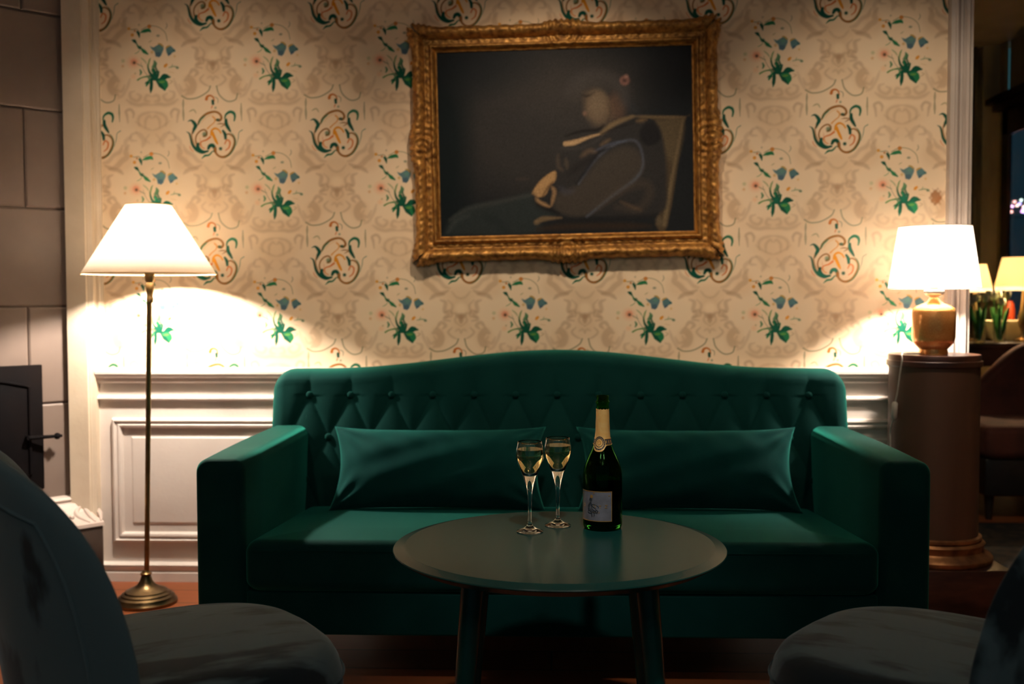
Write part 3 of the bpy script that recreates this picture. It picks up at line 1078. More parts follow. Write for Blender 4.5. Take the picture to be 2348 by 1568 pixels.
fr = build_frame()
ib = MB()
ix0, ix1, iz0, iz1 = -FWD / 2 + fwid, FWD / 2 - fwid, -FHT / 2 + fwid, FHT / 2 - fwid
ib.rect_sweep(ix0 - 0.022, ix1 + 0.022, iz0 - 0.022, iz1 + 0.022, 0, [(0.0, 0.020), (0.002, 0.030), (0.006, 0.034), (0.010, 0.030), (0.012, 0.024), (0.020, 0.018), (0.024, 0.008)])
ib.build('inner_gilt_edge', GOLD_EDGE, fr)
bk = MB()
bk.box(-FWD / 2 + 0.02, FWD / 2 - 0.02, -0.004, 0.0, -FHT / 2 + 0.02, FHT / 2 - 0.02)
bk.build('backing_board', BLACKWOOD, paint, smooth=False)

# the picture, painted in zoomed coordinates (2348 x 1409 covers src 1000..1600 x 200..560)
PW, PH = 620, 460
dark = srgb(38, 40, 42)
pic = Raster(PW, PH, dark)
# canvas covers src x 998..1590, y 112..545
sxp, syp = PW / 592.0, PH / 433.0


def zc(zx, zy):
    return ((1000 + zx / 3.913 - 998) * sxp, (200 + zy / 3.913 - 112) * syp)


def rc_(px, py):
    return ((px - 998) * sxp, (py - 112) * syp)


def pst(pts, w, col, a=1.0, soft=3.0, taper=True):
    pic.stroke([zc(*p) for p in pts], [k / 3.913 * sxp for k in w] if isinstance(w, (list, tuple)) else w / 3.913 * sxp, srgb(*col), a, soft, taper)


def ppo(pts, col, a=1.0, soft=2.5):
    P = catmull([zc(*p) for p in pts] + [zc(*pts[0])], 4)
    pic.poly(P, srgb(*col), a, soft)


# ground tones
pic.blob(rc_(1230, 300), 210, srgb(66, 60, 56), 0.75, 60, 170)
pic.blob(rc_(1330, 190), 150, srgb(74, 66, 60), 0.6, 45, 80)
pic.blob(rc_(1010, 330), 60, srgb(18, 30, 32), 0.9, 30, 260)
pic.blob(rc_(1080, 160), 120, srgb(34, 38, 40), 0.6, 30, 50)
pic.blob(rc_(1540, 190), 70, srgb(30, 32, 34), 0.7, 25, 60)
# armchair back
ppo([(1560, 290), (2230, 300), (2220, 380), (2060, 1290), (1950, 1280), (1980, 1180), (2040, 700), (1960, 330)], (96, 78, 56), 0.9)
ppo([(1980, 340), (2210, 330), (2150, 700), (2060, 660), (2000, 480)], (112, 94, 68), 0.8, 8)
pst([(1740, 285), (2000, 300), (2230, 310)], 22, (136, 112, 80), 0.8)
pst([(2215, 330), (2130, 740), (2080, 1000), (2030, 1280)], [14, 22, 34, 40], (138, 116, 84), 0.8)
# head
ppo([(1320, 60), (1430, 30), (1540, 110), (1600, 210), (1560, 330), (1450, 350), (1370, 300), (1330, 240)], (112, 92, 72), 0.85, 9)
pic.blob(zc(1450, 160), 22, srgb(150, 126, 98), 0.6, 9, 30)
pic.blob(zc(1620, 190), 22, srgb(112, 84, 66), 0.7, 8, 34)
pst([(1300, 80), (1360, 90), (1420, 60)], 24, (50, 42, 38), 0.8)
pic.blob(zc(1330, 250), 5, srgb(150, 110, 90), 0.8, 3)
pst([(1540, 170), (1560, 250), (1530, 330)], 18, (70, 56, 48), 0.7)
pst([(1200, -60), (1400, -110), (1600, -60), (1700, 60), (1720, 220)], 90, (72, 66, 62), 0.6, 14)
pst([(1660, 60), (1740, 180), (1800, 260)], 60, (58, 58, 60), 0.7, 10)
pst([(1180, 60), (1260, -40), (1400, -90), (1560, -60), (1660, 40), (1690, 160)], 70, (92, 84, 78), 0.6, 16)
pst([(1240, 120), (1290, 30), (1400, -20), (1520, 20)], 60, (88, 80, 72), 0.6, 14)
pic.blob(zc(1440, 230), 24, srgb(140, 116, 90), 0.5, 10, 34)
pst([(1400, 70), (1480, 90), (1520, 170), (1540, 260)], 40, (134, 110, 84), 0.5, 8)
pst([(1120, 330), (1250, 330), (1380, 340)], 50, (66, 60, 56), 0.5, 10)
# rosette
pic.blob(rc_(1433, 190), 12, srgb(150, 104, 90), 0.9, 3)
pic.blob(rc_(1433, 190), 5, srgb(84, 60, 54), 0.8, 2)
pic.blob(rc_(1437, 181), 5, srgb(190, 140, 120), 0.6, 3)
# coat
ppo([(1060, 640), (1180, 560), (1480, 430), (1800, 340), (1990, 380), (2050, 640), (2060, 900), (1990, 1180), (1400, 1190), (1080, 1130), (1050, 900)], (58, 54, 52), 0.95, 5)
ppo([(1260, 900), (1500, 640), (1700, 560), (1830, 640), (1840, 800), (1700, 950), (1320, 1180), (1060, 1130), (1060, 990)], (82, 72, 62), 0.85, 7)
ppo([(1820, 420), (1880, 350), (1970, 370), (2010, 500), (1900, 560), (1830, 500)], (36, 34, 36), 0.9, 4)
pst([(1260, 890), (1360, 740), (1480, 610), (1640, 520), (1780, 510), (1840, 620), (1840, 760), (1760, 870), (1560, 1010), (1330, 1190)],
    [16, 22, 26, 22, 20, 20, 22, 30, 26, 20], (104, 106, 116), 0.6)
pst([(1240, 890), (1330, 770), (1440, 620), (1560, 570)], 26, (34, 32, 36), 0.8)
pst([(1400, 600), (1560, 530), (1700, 510)], 16, (96, 102, 120), 0.6)
pst([(1440, 1100), (1600, 980), (1850, 900), (1900, 1000), (1800, 1130), (1600, 1110)], 60, (94, 80, 66), 0.5, 10)
pst([(1640, 1060), (1740, 1110), (1820, 1140)], 20, (128, 100, 74), 0.6, 5)
pst([(1080, 620), (1080, 720), (1120, 760)], 24, (110, 92, 74), 0.6, 5)
pst([(1150, 660), (1160, 740)], 26, (112, 94, 74), 0.6, 5)
pst([(1290, 640), (1360, 590), (1420, 600)], 36, (128, 102, 78), 0.6, 5)
pst([(1180, 800), (1280, 720), (1420, 650)], 60, (42, 38, 38), 0.7, 8)
pst([(1100, 920), (1140, 960), (1210, 950)], 40, (84, 82, 90), 0.6, 7)
pst([(1100, 560), (1300, 560), (1480, 470)], 26, (78, 72, 68), 0.6, 5)
# collar and neckcloth
pst([(1150, 520), (1230, 510), (1350, 470), (1460, 440)], [44, 46, 26, 14], (212, 170, 122), 0.95, 2.5)
pst([(1480, 430), (1560, 370), (1640, 330), (1760, 290)], [30, 44, 40, 24], (146, 120, 86), 0.9, 4)
pst([(1150, 450), (1300, 410), (1440, 400), (1500, 360)], 26, (34, 28, 26), 0.9)
pst([(1480, 440), (1600, 390), (1760, 350)], 12, (40, 34, 32), 0.8)
pst([(1470, 540), (1550, 490)], 22, (142, 112, 80), 0.6, 5)
pst([(1800, 330), (1880, 320)], 26, (150, 118, 80), 0.7, 5)
# sleeve and hand
ppo([(830, 970), (880, 890), (950, 820), (1050, 765), (1050, 850), (1000, 900), (960, 980), (890, 1000)], (206, 158, 104), 0.98, 2.5)
pst([(870, 1010), (900, 1050), (990, 1090)], 40, (190, 146, 100), 0.9)
pst([(1020, 910), (1040, 960), (1010, 1080)], 34, (176, 136, 94), 0.85)
pst([(930, 1000), (970, 930), (1030, 860)], 18, (90, 64, 44), 0.8)
pst([(820, 980), (860, 1050), (960, 1110), (1080, 1150)], 34, (30, 28, 28), 0.85)
# lap, cloth and table edge
ppo([(20, 1330), (100, 1180), (300, 1080), (600, 1030), (840, 960), (880, 1080), (1040, 1180), (900, 1210), (860, 1330)], (54, 60, 58), 0.9, 8)
pst([(80, 1190), (250, 1090), (450, 1050), (820, 980)], 30, (84, 86, 80), 0.6, 6)
pst([(60, 1300), (140, 1200), (260, 1150)], 24, (84, 88, 84), 0.5, 6)
pst([(400, 1160), (520, 1220), (620, 1340)], 60, (40, 46, 46), 0.6, 10)
pst([(870, 1230), (940, 1200), (1100, 1195)], [44, 46, 14], (146, 118, 84), 0.85)
pst([(880, 1290), (1200, 1275), (1600, 1280), (1900, 1290)], 60, (66, 50, 38), 0.8, 6)
pst([(1060, 1220), (1300, 1220), (1960, 1190)], 30, (38, 36, 36), 0.8, 6)
pst([(1980, 1210), (1990, 1280)], 56, (120, 102, 78), 0.7, 4)
pst([(700, 830), (800, 830)], 16, (92, 78, 66), 0.5, 5)
# weave grain
pic.a = pic.a * np.array([0.60, 0.66, 0.76])
pic.a *= (1 + 0.17 * rng.randn(PH, PW, 1))
pic.a = np.clip(pic.a, 0.001, 1)


def sample_pic(X, Zz):
    u = np.clip((X - ix0) / (ix1 - ix0), 0, 1) * (PW - 1)
    v = np.clip(1 - (Zz - iz0) / (iz1 - iz0), 0, 1) * (PH - 1)
    return pic.a[v.astype(int), u.astype(int)]


colour_grid('canvas', ix0 - 0.01, ix1 + 0.01, iz0 - 0.01, iz1 + 0.01, -0.012, 520, 390, sample_pic, CANVAS, paint)

# ------------------------------------------------------------------ sofa
SX = 0.02
HW = 0.995            # half width
ARM = 0.138
YF, YB = 2.85, 3.86
sofa = thing('velvet_sofa', 'long emerald green velvet sofa with deep buttoned camelback', 'sofa', (SX, YF, 0))
YB_ = YB - YF
ATOP = 0.638


def arm_mesh(s):
    mb = MB()
    # rounded section extruded along Y, with a slight swell
    sec = []
    r = 0.036
    w2 = ARM / 2
    for cx, a0 in ((w2 - r, 0), (-w2 + r, 90)):
        for k in range(9):
            a = radians(a0 + 90 * k / 8)
            sec.append((cx + r * cos(a), ATOP - r + r * sin(a)))
    sec = [(w2, 0.155)] + [(w2 , 0.36)] + sec + [(-w2, 0.36)] + [(-w2, 0.155)]
    n = len(sec)
    ys = [0, 0.004, 0.012, 0.025, 0.2, 0.4, 0.6, 0.8, YB_ - 0.10]
    ins = [0.020, 0.011, 0.004, 0, -0.002, -0.003, -0.002, 0, 0]
    vs, fs = [], []
    cx = s * (HW - w2)
    for y, i_ in zip(ys, ins):
        for x, z in sec:
            kx = (w2 - i_) / w2
            vs.append((cx + x * kx, y, z - (i_ if z > 0.5 else -i_ * (z < 0.3))))
    for j in range(len(ys) - 1):
        for k in range(n):
            k2 = (k + 1) % n
            fs.append((j * n + k, j * n + k2, (j + 1) * n + k2, (j + 1) * n + k))
    fs.append(tuple(range(n)))
    fs.append(tuple((len(ys) - 1) * n + k for k in range(n))[::-1])
    mb.add(vs, fs)
    return mb


for s in (-1, 1):
    arm_mesh(s).build('arm', VELVET, sofa, angle=50)


def ztop(x):
    ax = abs(x)
    t = min(1, ax / 0.80)
    z = 0.826 + 0.060 * (0.5 + 0.5 * cos(pi * t)) + 0.006 * (1 - ax)
    r = 0.065
    e = HW - ax
    if e < r:
        z -= r - sqrt(max(0, r * r - (r - e) ** 2))
    return z


BX = 0.1432      # button spacing
ZR1, ZR2 = at(1270, 903, 3.70).z, at(1270, 1001, 3.64).z
DZ = ZR1 - ZR2


def front_y(x, z):
    yb = 0.735 + (z - 0.42) * 0.24                # inclined back face
    s_ = x / BX
    t_ = (ZR1 - z) / (2 * DZ)
    e = max(0.0, (abs(x) - 0.90) / 0.05)
    amp = max(0.0, 1 - e)
    if z <= ZR1 + 0.0:
        a, b = s_ + t_, s_ - t_
        pf = (abs(sin(pi * a)) * abs(sin(pi * b))) ** 0.5
        puff = 0.013 * pf
    else:
        u = min(1, (z - ZR1) / 0.075)
        pf = abs(sin(pi * s_)) ** 0.5
        puff = 0.013 * (pf * (1 - u) + u * (0.92 + 0.08 * pf))
    puff = puff * amp + 0.0125 * (1 - amp)
    return yb - puff


def back_mesh():
    nx, nz = 420, 120
    V, Fc = [], []
    for i in range(nx + 1):
        u = -1 + 2 * i / nx
        x = HW * u
        zt_ = ztop(x)
        e = HW - abs(x)
        rr = 0.05
        side = (rr - sqrt(max(0, rr * rr - (rr - e) ** 2))) if e < rr else 0.0
        r = 0.05
        yr = YB_ - 0.0
        zlim = zt_ - r
        for j in range(nz + 1):
            z = 0.30 + (zlim - 0.30) * j / nz
            V.append((x, front_y(x, z) + side, z))
        yf = front_y(x, zlim) + side
        ymid = (yf + yr) / 2
        hd_ = (yr - side * 0.5 - yf) / 2
        for k in range(1, 17):
            a = pi * k / 16
            V.append((x, ymid - hd_ * cos(a) - side * 0.25, zlim + r * (sin(a) ** 0.75)))
        for k in range(1, 6):
            V.append((x, yr - side, zlim - (zlim - 0.30) * k / 5))
    m = nz + 1 + 16 + 5
    for i in range(nx):
        for j in range(m - 1):
            a = i * m + j
            Fc.append((a, a + 1, a + m + 1, a + m))
        Fc.append((i * m + m - 1, i * m, (i + 1) * m, (i + 1) * m + m - 1))
    Fc.append(tuple(range(m)))
    Fc.append(tuple(nx * m + k for k in range(m))[::-1])
    me = mesh_of('backrest', V, Fc)
    return link('backrest', me, VELVET, sofa)


back = back_mesh()
btn0 = None
for row, zz, n in ((0, ZR1, 6), (1, ZR2, 6), (2, ZR1 - 2 * DZ, 6)):
    xs = [k * BX for k in range(-6, 7)] if row != 1 else [(k + 0.5) * BX for k in range(-6, 6)]
    for xx in xs:
        if btn0 is None:
            btn0 = MB().ball((0, 0, 0), 0.0125, 14, (1, 0.6, 1)).build('button', VELVET, back)
            b_ = btn0
        else:
            b_ = btn0.copy()
            C.objects.link(b_)
        b_.location = (xx, front_y(xx, zz) - 0.004, zz)

# seat: cushion and front rail
sc_ = MB()
iw = HW - ARM
SEATZ = 0.425


def cushion_box(x0, x1, y0, y1, z0, z1, r, crown=0.0, nx=60, ny=30):
    """rounded slab with a crowned top"""
    V, Fc = [], []
    prof = []
    for k in range(9):
        a = -pi / 2 + pi / 2 * k / 8
        prof.append((r - r * cos(a), z0 + r + r * sin(a)))
    for k in range(9):
        a = pi / 2 * k / 8
        prof.append((r - r * cos(a), z1 - r + r * sin(a)))
    n = 40
    rings = []

    def loop(ins, z):
        pts = []
        rc = max(0.03 - ins * 0.3, 0.008)
        X0, X1, Y0, Y1 = x0 + ins, x1 - ins, y0 + ins, y1 - ins
        for cx, cy, a0 in ((X1 - rc, Y1 - rc, 0), (X0 + rc, Y1 - rc, 90), (X0 + rc, Y0 + rc, 180), (X1 - rc, Y0 + rc, 270)):
            for k in range(6):
                a = radians(a0 + 90 * k / 5)
                pts.append((cx + rc * cos(a), cy + rc * sin(a), z))
        return pts
    for ins, z in prof:
        rings.append(loop(ins, z))
    for f_ in (0.03, 0.07, 0.13, 0.2):
        m_ = min(x1 - x0, y1 - y0) * f_
        rings.append(loop(r + m_, z1 + crown * sin(min(1, f_ * 4) * pi / 2)))
    m = len(rings[0])
    for rg in rings:
        V += rg
    for j in range(len(rings) - 1):
        for k in range(m):
            k2 = (k + 1) % m
            Fc.append((j * m + k, j * m + k2, (j + 1) * m + k2, (j + 1) * m + k))
    Fc.append(tuple(range(m))[::-1])
    Fc.append(tuple((len(rings) - 1) * m + k for k in range(m)))
    return V, Fc


V, Fc = cushion_box(-iw + 0.001, iw - 0.001, -0.015, 0.74, 0.275, SEATZ - 0.006, 0.035, 0.010)
V = [(x, y, z - (0.050 * max(0, y) / 0.74 if z > 0.36 else 0)) for x, y, z in V]
cs = MB().add(V, Fc).build('seat_cushion', VELVET, sofa, angle=60)
pp = MB()
pp.tube([(-iw + 0.03, -0.014, 0.392), (0, -0.017, 0.393), (iw - 0.03, -0.014, 0.392)], 0.0028, 8)
pp.build('piping', VELVET, cs)
rail = MB().box(-iw + 0.001, iw - 0.001, 0.005, 0.74, 0.155, 0.274)
rail.build('front_rail', VELVET, sofa, bevel=0.008)
for x, y in ((-HW + 0.07, 0.06), (HW - 0.07, 0.06), (-HW + 0.07, YB_ - 0.16), (HW - 0.07, YB_ - 0.16)):
    MB().lathe([(0.017, 0), (0.021, 0.06), (0.030, 0.156)], 16, (x, y, 0)).build('leg', BLACKWOOD, sofa)


# ------------------------------------------------------------------ lumbar pillows
def pillow(name, label, x0, x1, zb, hgt, yb, seed, lean=0.42):
    """long pillow, width in X, height in Z, leaning back"""
    r_ = np.random.RandomState(seed)
    w, h, d = (x1 - x0) / 2, hgt / 2, 0.075
    nu, nv = 90, 44
    V, Fc = [], []

    def pt(u, v, sgn):
        # pulled-in seams between pointed corners
        ex = 1 - 0.085 * (1 - v * v) ** 1.0 - 0.0
        ez = 1 - 0.10 * (1 - u ** 6) * (0.6 + 0.4 * (1 - u * u))
        x = w * u * ex
        z = h * v * ez
        prof = ((1 - abs(u) ** 3.2) * (1 - abs(v) ** 2.6))
        t = d * max(0, prof) ** 0.58
        # pinch wrinkles radiating from the corners
        for cu in (-1, 1):
            for cvv in (-1, 1):
                dx, dz = (cu * w - x), (cvv * h - z)
                rr = math.hypot(dx, dz)
                th = math.atan2(abs(dz), abs(dx))
                t += 0.006 * sin(th * 15 + seed + cu * 1.3 + cvv) * exp(-((rr - 0.07) / 0.06) ** 2) * (prof ** 0.3 if prof > 0 else 0)
        t += 0.0035 * sin(18 * u + 5 * v + seed) * exp(-((v - 0.75) / 0.3) ** 2) * max(0, prof) ** 0.4
        t += 0.0025 * sin(7 * u - 9 * v + seed) * max(0, prof)
        return x, -sgn * t, z
    for sgn in (1, -1):
        b = len(V)
        for j in range(nv + 1):
            for i in range(nu + 1):
                u, v = -1 + 2 * i / nu, -1 + 2 * j / nv
                x, y, z = pt(u, v, sgn)
                V.append((x, y, z))
        for j in range(nv):
            for i in range(nu):
                a = b + j * (nu + 1) + i
                q = (a, a + 1, a + nu + 2, a + nu + 1)
                Fc.append(q if sgn > 0 else q[::-1])
    me = mesh_of(name, V, Fc)
    bm = bmesh.new()
    bm.from_mesh(me)
    bmesh.ops.remove_doubles(bm, verts=bm.verts, dist=0.0005)
    bmesh.ops.recalc_face_normals(bm, faces=bm.faces)
    bm.to_mesh(me)
    bm.free()
    o = link(name, me, VELVET_PILLOW)
    o.rotation_euler = (-lean, 0, 0)
    o.location = ((x0 + x1) / 2, yb, zb + hgt / 2 * cos(lean))
    tag(o, label, 'pillow', 'lumbar pillows on the sofa')
    return o


PYL = 3.46
pa, pb = at(762, 1160, PYL - 0.03), at(1248, 965, PYL)
pillow('lumbar_pillow', 'long green velvet pillow on the sofa behind the two champagne glasses', at(760, 1100, PYL).x, at(1252, 1100, PYL).x, 0.386, 0.288, PYL, 3)
p2 = pillow('lumbar_pillow', 'long green velvet pillow on the sofa to the right of the bottle', at(1322, 1100, PYL).x, at(1832, 1100, PYL).x, 0.386, 0.288, PYL, 8)

# ------------------------------------------------------------------ coffee table
TZ = 0.56
tc_ = atz(1283, 1246, TZ)
TCX, TCY, TR = 0.016, 2.235, 0.350
table = thing('coffee_table', 'round dark green coffee table carrying the glasses and the bottle', 'table', (TCX, TCY, 0))
tp = MB()
tp.lathe([(0.0001, TZ - 0.028), (0.28, TZ - 0.028), (0.325, TZ - 0.024), (TR - 0.002, TZ - 0.010), (TR, TZ - 0.0075), (TR - 0.0012, TZ - 0.0055),
          (0.3275, TZ - 0.0008), (0.3255, TZ), (0.0001, TZ)], 160, cap=False)
tp.build('table_top', TABLE_GREEN, table, angle=14)
for sx in (-1, 1):
    for sy in (-1, 1):
        MB().tube([(sx * 0.17, sy * 0.15, TZ - 0.026), (sx * 0.19, sy * 0.18, 0.28), (sx * 0.21, sy * 0.21, 0.0)], [0.024, 0.019, 0.012], 20).build('leg', TABLE_GREEN, table)
MB().box(-0.19, 0.19, -0.17, 0.17, TZ - 0.06, TZ - 0.0275).build('apron', TABLE_GREEN, table, bevel=0.004)


# ------------------------------------------------------------------ champagne glasses
def flute(loc, label, nb):
    t = thing('champagne_glass', label, 'glass', loc, 0, 'champagne glasses on the coffee table')
    out = [(0.0001, 0.0026), (0.012, 0.0020), (0.022, 0.0009), (0.0272, 0.0), (0.0292, 0.0008), (0.0295, 0.0018), (0.024, 0.0040), (0.015, 0.0075), (0.0085, 0.0115), (0.0055, 0.017), (0.0042, 0.025), (0.0038, 0.045),
           (0.0041, 0.065), (0.0050, 0.080), (0.0068, 0.093), (0.0100, 0.106), (0.0140, 0.120), (0.0190, 0.133), (0.0245, 0.146), (0.0290, 0.158),
           (0.0312, 0.168), (0.0312, 0.176), (0.0300, 0.186), (0.0278, 0.196), (0.0266, 0.2005)]
    inn = [(0.0260, 0.2005), (0.0270, 0.196), (0.0291, 0.186), (0.0302, 0.176), (0.0302, 0.168), (0.0280, 0.158), (0.0234, 0.146), (0.0178, 0.135),
           (0.0130, 0.1290), (0.0070, 0.1262), (0.0001, 0.1252)]
    MB().lathe(out + inn, 64, cap=False).build('bowl_and_stem', GLASS, t, angle=80)
    lv = 0.1835
    wi = [(0.0001, 0.1256), (0.0070, 0.1266), (0.0128, 0.1294), (0.0176, 0.1354), (0.0231, 0.1463), (0.0277, 0.1582), (0.0299, 0.168), (0.0299, 0.176), (0.0292, lv), (0.0001, lv)]
    MB().lathe(wi, 64, cap=False).build('sparkling_wine', WINE, t, angle=50)
    bb_ = MB()
    r_ = random.Random(nb)
    for k in range(26):
        a = r_.uniform(0, 2 * pi)
        z = 0.132 + 0.05 * r_.random()
        rr = 0.005 * r_.random()
        bb_.ball((rr * cos(a), rr * sin(a), z), r_.uniform(0.00025, 0.0005), 6)
    bb_.build('bubble', glass_mat('bubble_air', (1, 1, 1), ior=0.75), t)
    return t


g1, g2, bt = atz(1215, 1219, TZ), atz(1279, 1205, TZ), atz(1381.5, 1210, TZ)
flute((g1.x, g1.y, TZ + 0.0004), 'champagne glass nearer the camera, left of the two', 3)
flute((g2.x, g2.y, TZ + 0.0004), 'champagne glass between the other glass and the bottle', 5)

# ------------------------------------------------------------------ bottle
bottle = thing('champagne_bottle', 'open dark green champagne bottle with gold neck foil on the table', 'bottle', (bt.x, bt.y, TZ + 0.0004))
R0 = 0.0438
bo = [(0.0001, 0.010), (0.02, 0.007), (0.034, 0.0005), (0.038, 0.0), (0.0418, 0.0025), (R0, 0.009), (R0, 0.110), (0.0434, 0.122), (0.0415, 0.136), (0.0368, 0.150), (0.0305, 0.164),
      (0.0248, 0.176), (0.0205, 0.188), (0.0172, 0.203), (0.0155, 0.220), (0.0147, 0.245), (0.0140, 0.268), (0.0136, 0.279), (0.0150, 0.2805), (0.0160, 0.2825), (0.0158, 0.285),
      (0.0138, 0.2865), (0.0132, 0.290), (0.0138, 0.2935), (0.0142, 0.296), (0.0130, 0.2985)]
bi = [(0.0100, 0.2985), (0.0095, 0.290), (0.0100, 0.27), (0.0110, 0.245), (0.0120, 0.22), (0.0138, 0.203), (0.0172, 0.188), (0.0216, 0.176), (0.0273, 0.164), (0.0337, 0.150),
      (0.0384, 0.136), (0.0404, 0.122), (0.0408, 0.110), (0.0408, 0.012), (0.03, 0.012), (0.0001, 0.020)]
MB().lathe(bo + bi, 72, cap=False).build('glass_body', BOTTLE_GLASS, bottle, angle=70)
MB().lathe([(0.0001, 0.0202), (0.0395, 0.0124), (0.0406, 0.0135), (0.0406, 0.1135), (0.0001, 0.1135)], 64, cap=False).build('wine', BOTTLE_WINE, bottle, angle=40)


def rad_at(z):
    pts = [(a, b) for a, b in bo[5:] if True]
    for (r0, z0), (r1, z1) in zip(pts[:-1], pts[1:]):
        if z0 <= z <= z1 and z1 > z0:
            return r0 + (r1 - r0) * (z - z0) / (z1 - z0)
    return pts[0][0]


def wrap(mb_pts, extra):
    """(arc, z) -> point on the bottle; angle measured from the camera side"""
    out = []
    for a, z in mb_pts:
        r = rad_at(z) + extra
        out.append((r * sin(a), -r * cos(a), z))
    return out


def patch(a0, a1, z0, z1, extra, n=32, mz=8, thick=0.0003):
    V = []
    for j in range(mz + 1):
        for i in range(n + 1):
            V += wrap([(a0 + (a1 - a0) * i / n, z0 + (z1 - z0) * j / mz)], extra)
    Fc = []
    for j in range(mz):
        for i in range(n):
            a = j * (n + 1) + i
            Fc.append((a, a + 1, a + n + 2, a + n + 1))
    return V, Fc


foil = MB()
n = 96
V, Fc = [], []
zs = list(np.linspace(0.176, 0.268, 26))


def foil_low(a):
    # lower edge: dips into a tongue under the medallion
    d = (a + 0.42 + pi) % (2 * pi) - pi
    return 0.1885 - 0.0135 * exp(-(d / 0.62) ** 4)


for i in range(n + 1):
    a = 2 * pi * i / n
    lo = foil_low(a)
    for j in range(26):
        z = lo + (0.2685 + 0.0006 * sin(a * 13) - lo) * j / 25
        V += wrap([(a, z)], 0.0006 + 0.00012 * sin(a * 9 + z * 200))
for i in range(n):
    for j in range(25):
        a = i * 26 + j
        Fc.append((a, a + 26, a + 27, a + 1))
foil.add(V, Fc)
fo = foil.build('neck_foil', FOIL, bottle, angle=80)
bd = MB()
V, Fc = patch(0.18, 2 * pi - 1.05, 0.1915, 0.2015, 0.0011, 60, 4)
bd.add(V, Fc)
bd.build('printed_band', LABEL_DARK, fo)
bd = MB()
for zz in (0.1905, 0.2025):
    bd.tube(wrap([(a, zz) for a in np.linspace(0.14, 2 * pi - 1.0, 60)], 0.0012), 0.0005, 6)
for a in (0.30, 0.62, 0.95):
    V, Fc = patch(a, a + 0.16, 0.1935, 0.1995, 0.0014, 4, 3)
    bd.add(V, Fc)
bd.build('band_edge', LABEL_GOLD, fo)


def oval(mb, ca, cz, ra, rz, extra, n=48, inner=None):
    """oval plate or ring on the bottle; ra in radians"""
    pts = []
    V, Fc = [], []
    for k in range(n):
        t = 2 * pi * k / n
        V += wrap([(ca + ra * cos(t), cz + rz * sin(t))], extra)
    if inner:
        for k in range(n):
            t = 2 * pi * k / n
            V += wrap([(ca + ra * inner * cos(t), cz + rz * inner * sin(t))], extra)
        Fc = [(k, (k + 1) % n, n + (k + 1) % n, n + k) for k in range(n)]
    else:
        for q in (0.66, 0.33):
            for k in range(n):
                t = 2 * pi * k / n
                V += wrap([(ca + ra * q * cos(t), cz + rz * q * sin(t))], extra)
        for j in range(2):
            Fc += [(j * n + k, j * n + (k + 1) % n, (j + 1) * n + (k + 1) % n, (j + 1) * n + k) for k in range(n)]
        Fc.append(tuple(2 * n + k for k in range(n)))
    mb.add(V, Fc)


MA, MZ = -0.42, 0.1925
md = MB()
oval(md, MA, MZ, 0.70, 0.0175, 0.0016)
med = md.build('medallion', FOIL, fo)
md = MB()
oval(md, MA, MZ + 0.001, 0.64, 0.0150, 0.0019, inner=0.78)
oval(md, MA, MZ + 0.002, 0.44, 0.0100, 0.0019, inner=0.84)
md.build('dark_ring', LABEL_DARK, med)
md = MB()
for k in range(18):
    t = 2 * pi * k / 18
    c = wrap([(MA + 0.57 * cos(t), MZ + 0.001 + 0.0133 * sin(t))], 0.0021)[0]
    md.ball(c, 0.0006, 6, (1.0, 0.5, 1.4))
for k in range(7):
    t = 2 * pi * k / 7
    c = wrap([(MA + 0.17 * cos(t), MZ + 0.002 + 0.0045 * sin(t))], 0.0020)[0]
    md.ball(c, 0.0011, 6, (1.0, 0.5, 1.0))
md.build('crest_relief', LABEL_GOLD, med)

# body label
LA0, LA1, LZ0, LZ1 = -1.42, 0.44, 0.0225, 0.0895
lb = MB()
V, Fc = patch(LA0, LA1, LZ0, LZ1, 0.0005, 40, 4)
lb.add(V, Fc)
lab = lb.build('label', LABEL_GREY, bottle, angle=80)
be = MB()
ew, ez = 0.036, 0.0016
for a0, a1, z0, z1 in ((LA0, LA1, LZ0, LZ0 + ez), (LA0, LA1, LZ1 - ez, LZ1), (LA0, LA0 + ew, LZ0, LZ1), (LA1 - ew, LA1, LZ0, LZ1)):
    V, Fc = patch(a0, a1, z0, z1, 0.0009, 40, 4)
    be.add(V, Fc)
be.build('gold_border', LABEL_GOLD, lab, angle=80)


def text_mesh(body, size):
    cu = bpy.data.curves.new('t', 'FONT')
    cu.body = body
    cu.size = size
    cu.align_x = 'CENTER'
    cu.align_y = 'CENTER'
    o = bpy.data.objects.new('t', cu)
    C.objects.link(o)
    dg = bpy.context.evaluated_depsgraph_get()
    me = bpy.data.meshes.new_from_object(o.evaluated_get(dg))
    bpy.data.objects.remove(o)
    V = [tuple(v.co) for v in me.vertices]
    Fc = [tuple(p.vertices) for p in me.polygons]
    bpy.data.meshes.remove(me)
    return V, Fc


LC = (LA0 + LA1) / 2
lt = MB()
for ch, a, z, sz in (('D', LC - 0.62, 0.056, 0.0105), ('E', LC - 0.28, 0.057, 0.0105), ('U', LC + 0.04, 0.056, 0.0105), ('T', LC + 0.32, 0.0545, 0.0105), ('Z', LC + 0.62, 0.056, 0.0105),
                     ('FRANCE', LC + 0.10, 0.0425, 0.0048)):
    V, Fc = text_mesh(ch, sz)
    V2 = []
    for x, y, _ in V:
        V2 += wrap([(a + x / R0, z + y)], 0.0012)
    lt.add(V2, Fc)
oval(lt, LC - 0.13, 0.0775, 0.085, 0.0038, 0.0012)
for a, z in ((LA0 + 0.16, 0.082), (LA1 - 0.16, 0.080), (LC, 0.0855)):
    oval(lt, a, z, 0.03, 0.0014, 0.0012, 12)
lt.build('gold_lettering', LABEL_GOLD, lab, smooth=False)
lf = MB()


def lcurve(pts, r):
    lf.tube([wrap([(LC + a, z)], 0.0007)[0] for a, z in catmull(pts, 8)], r, 6)


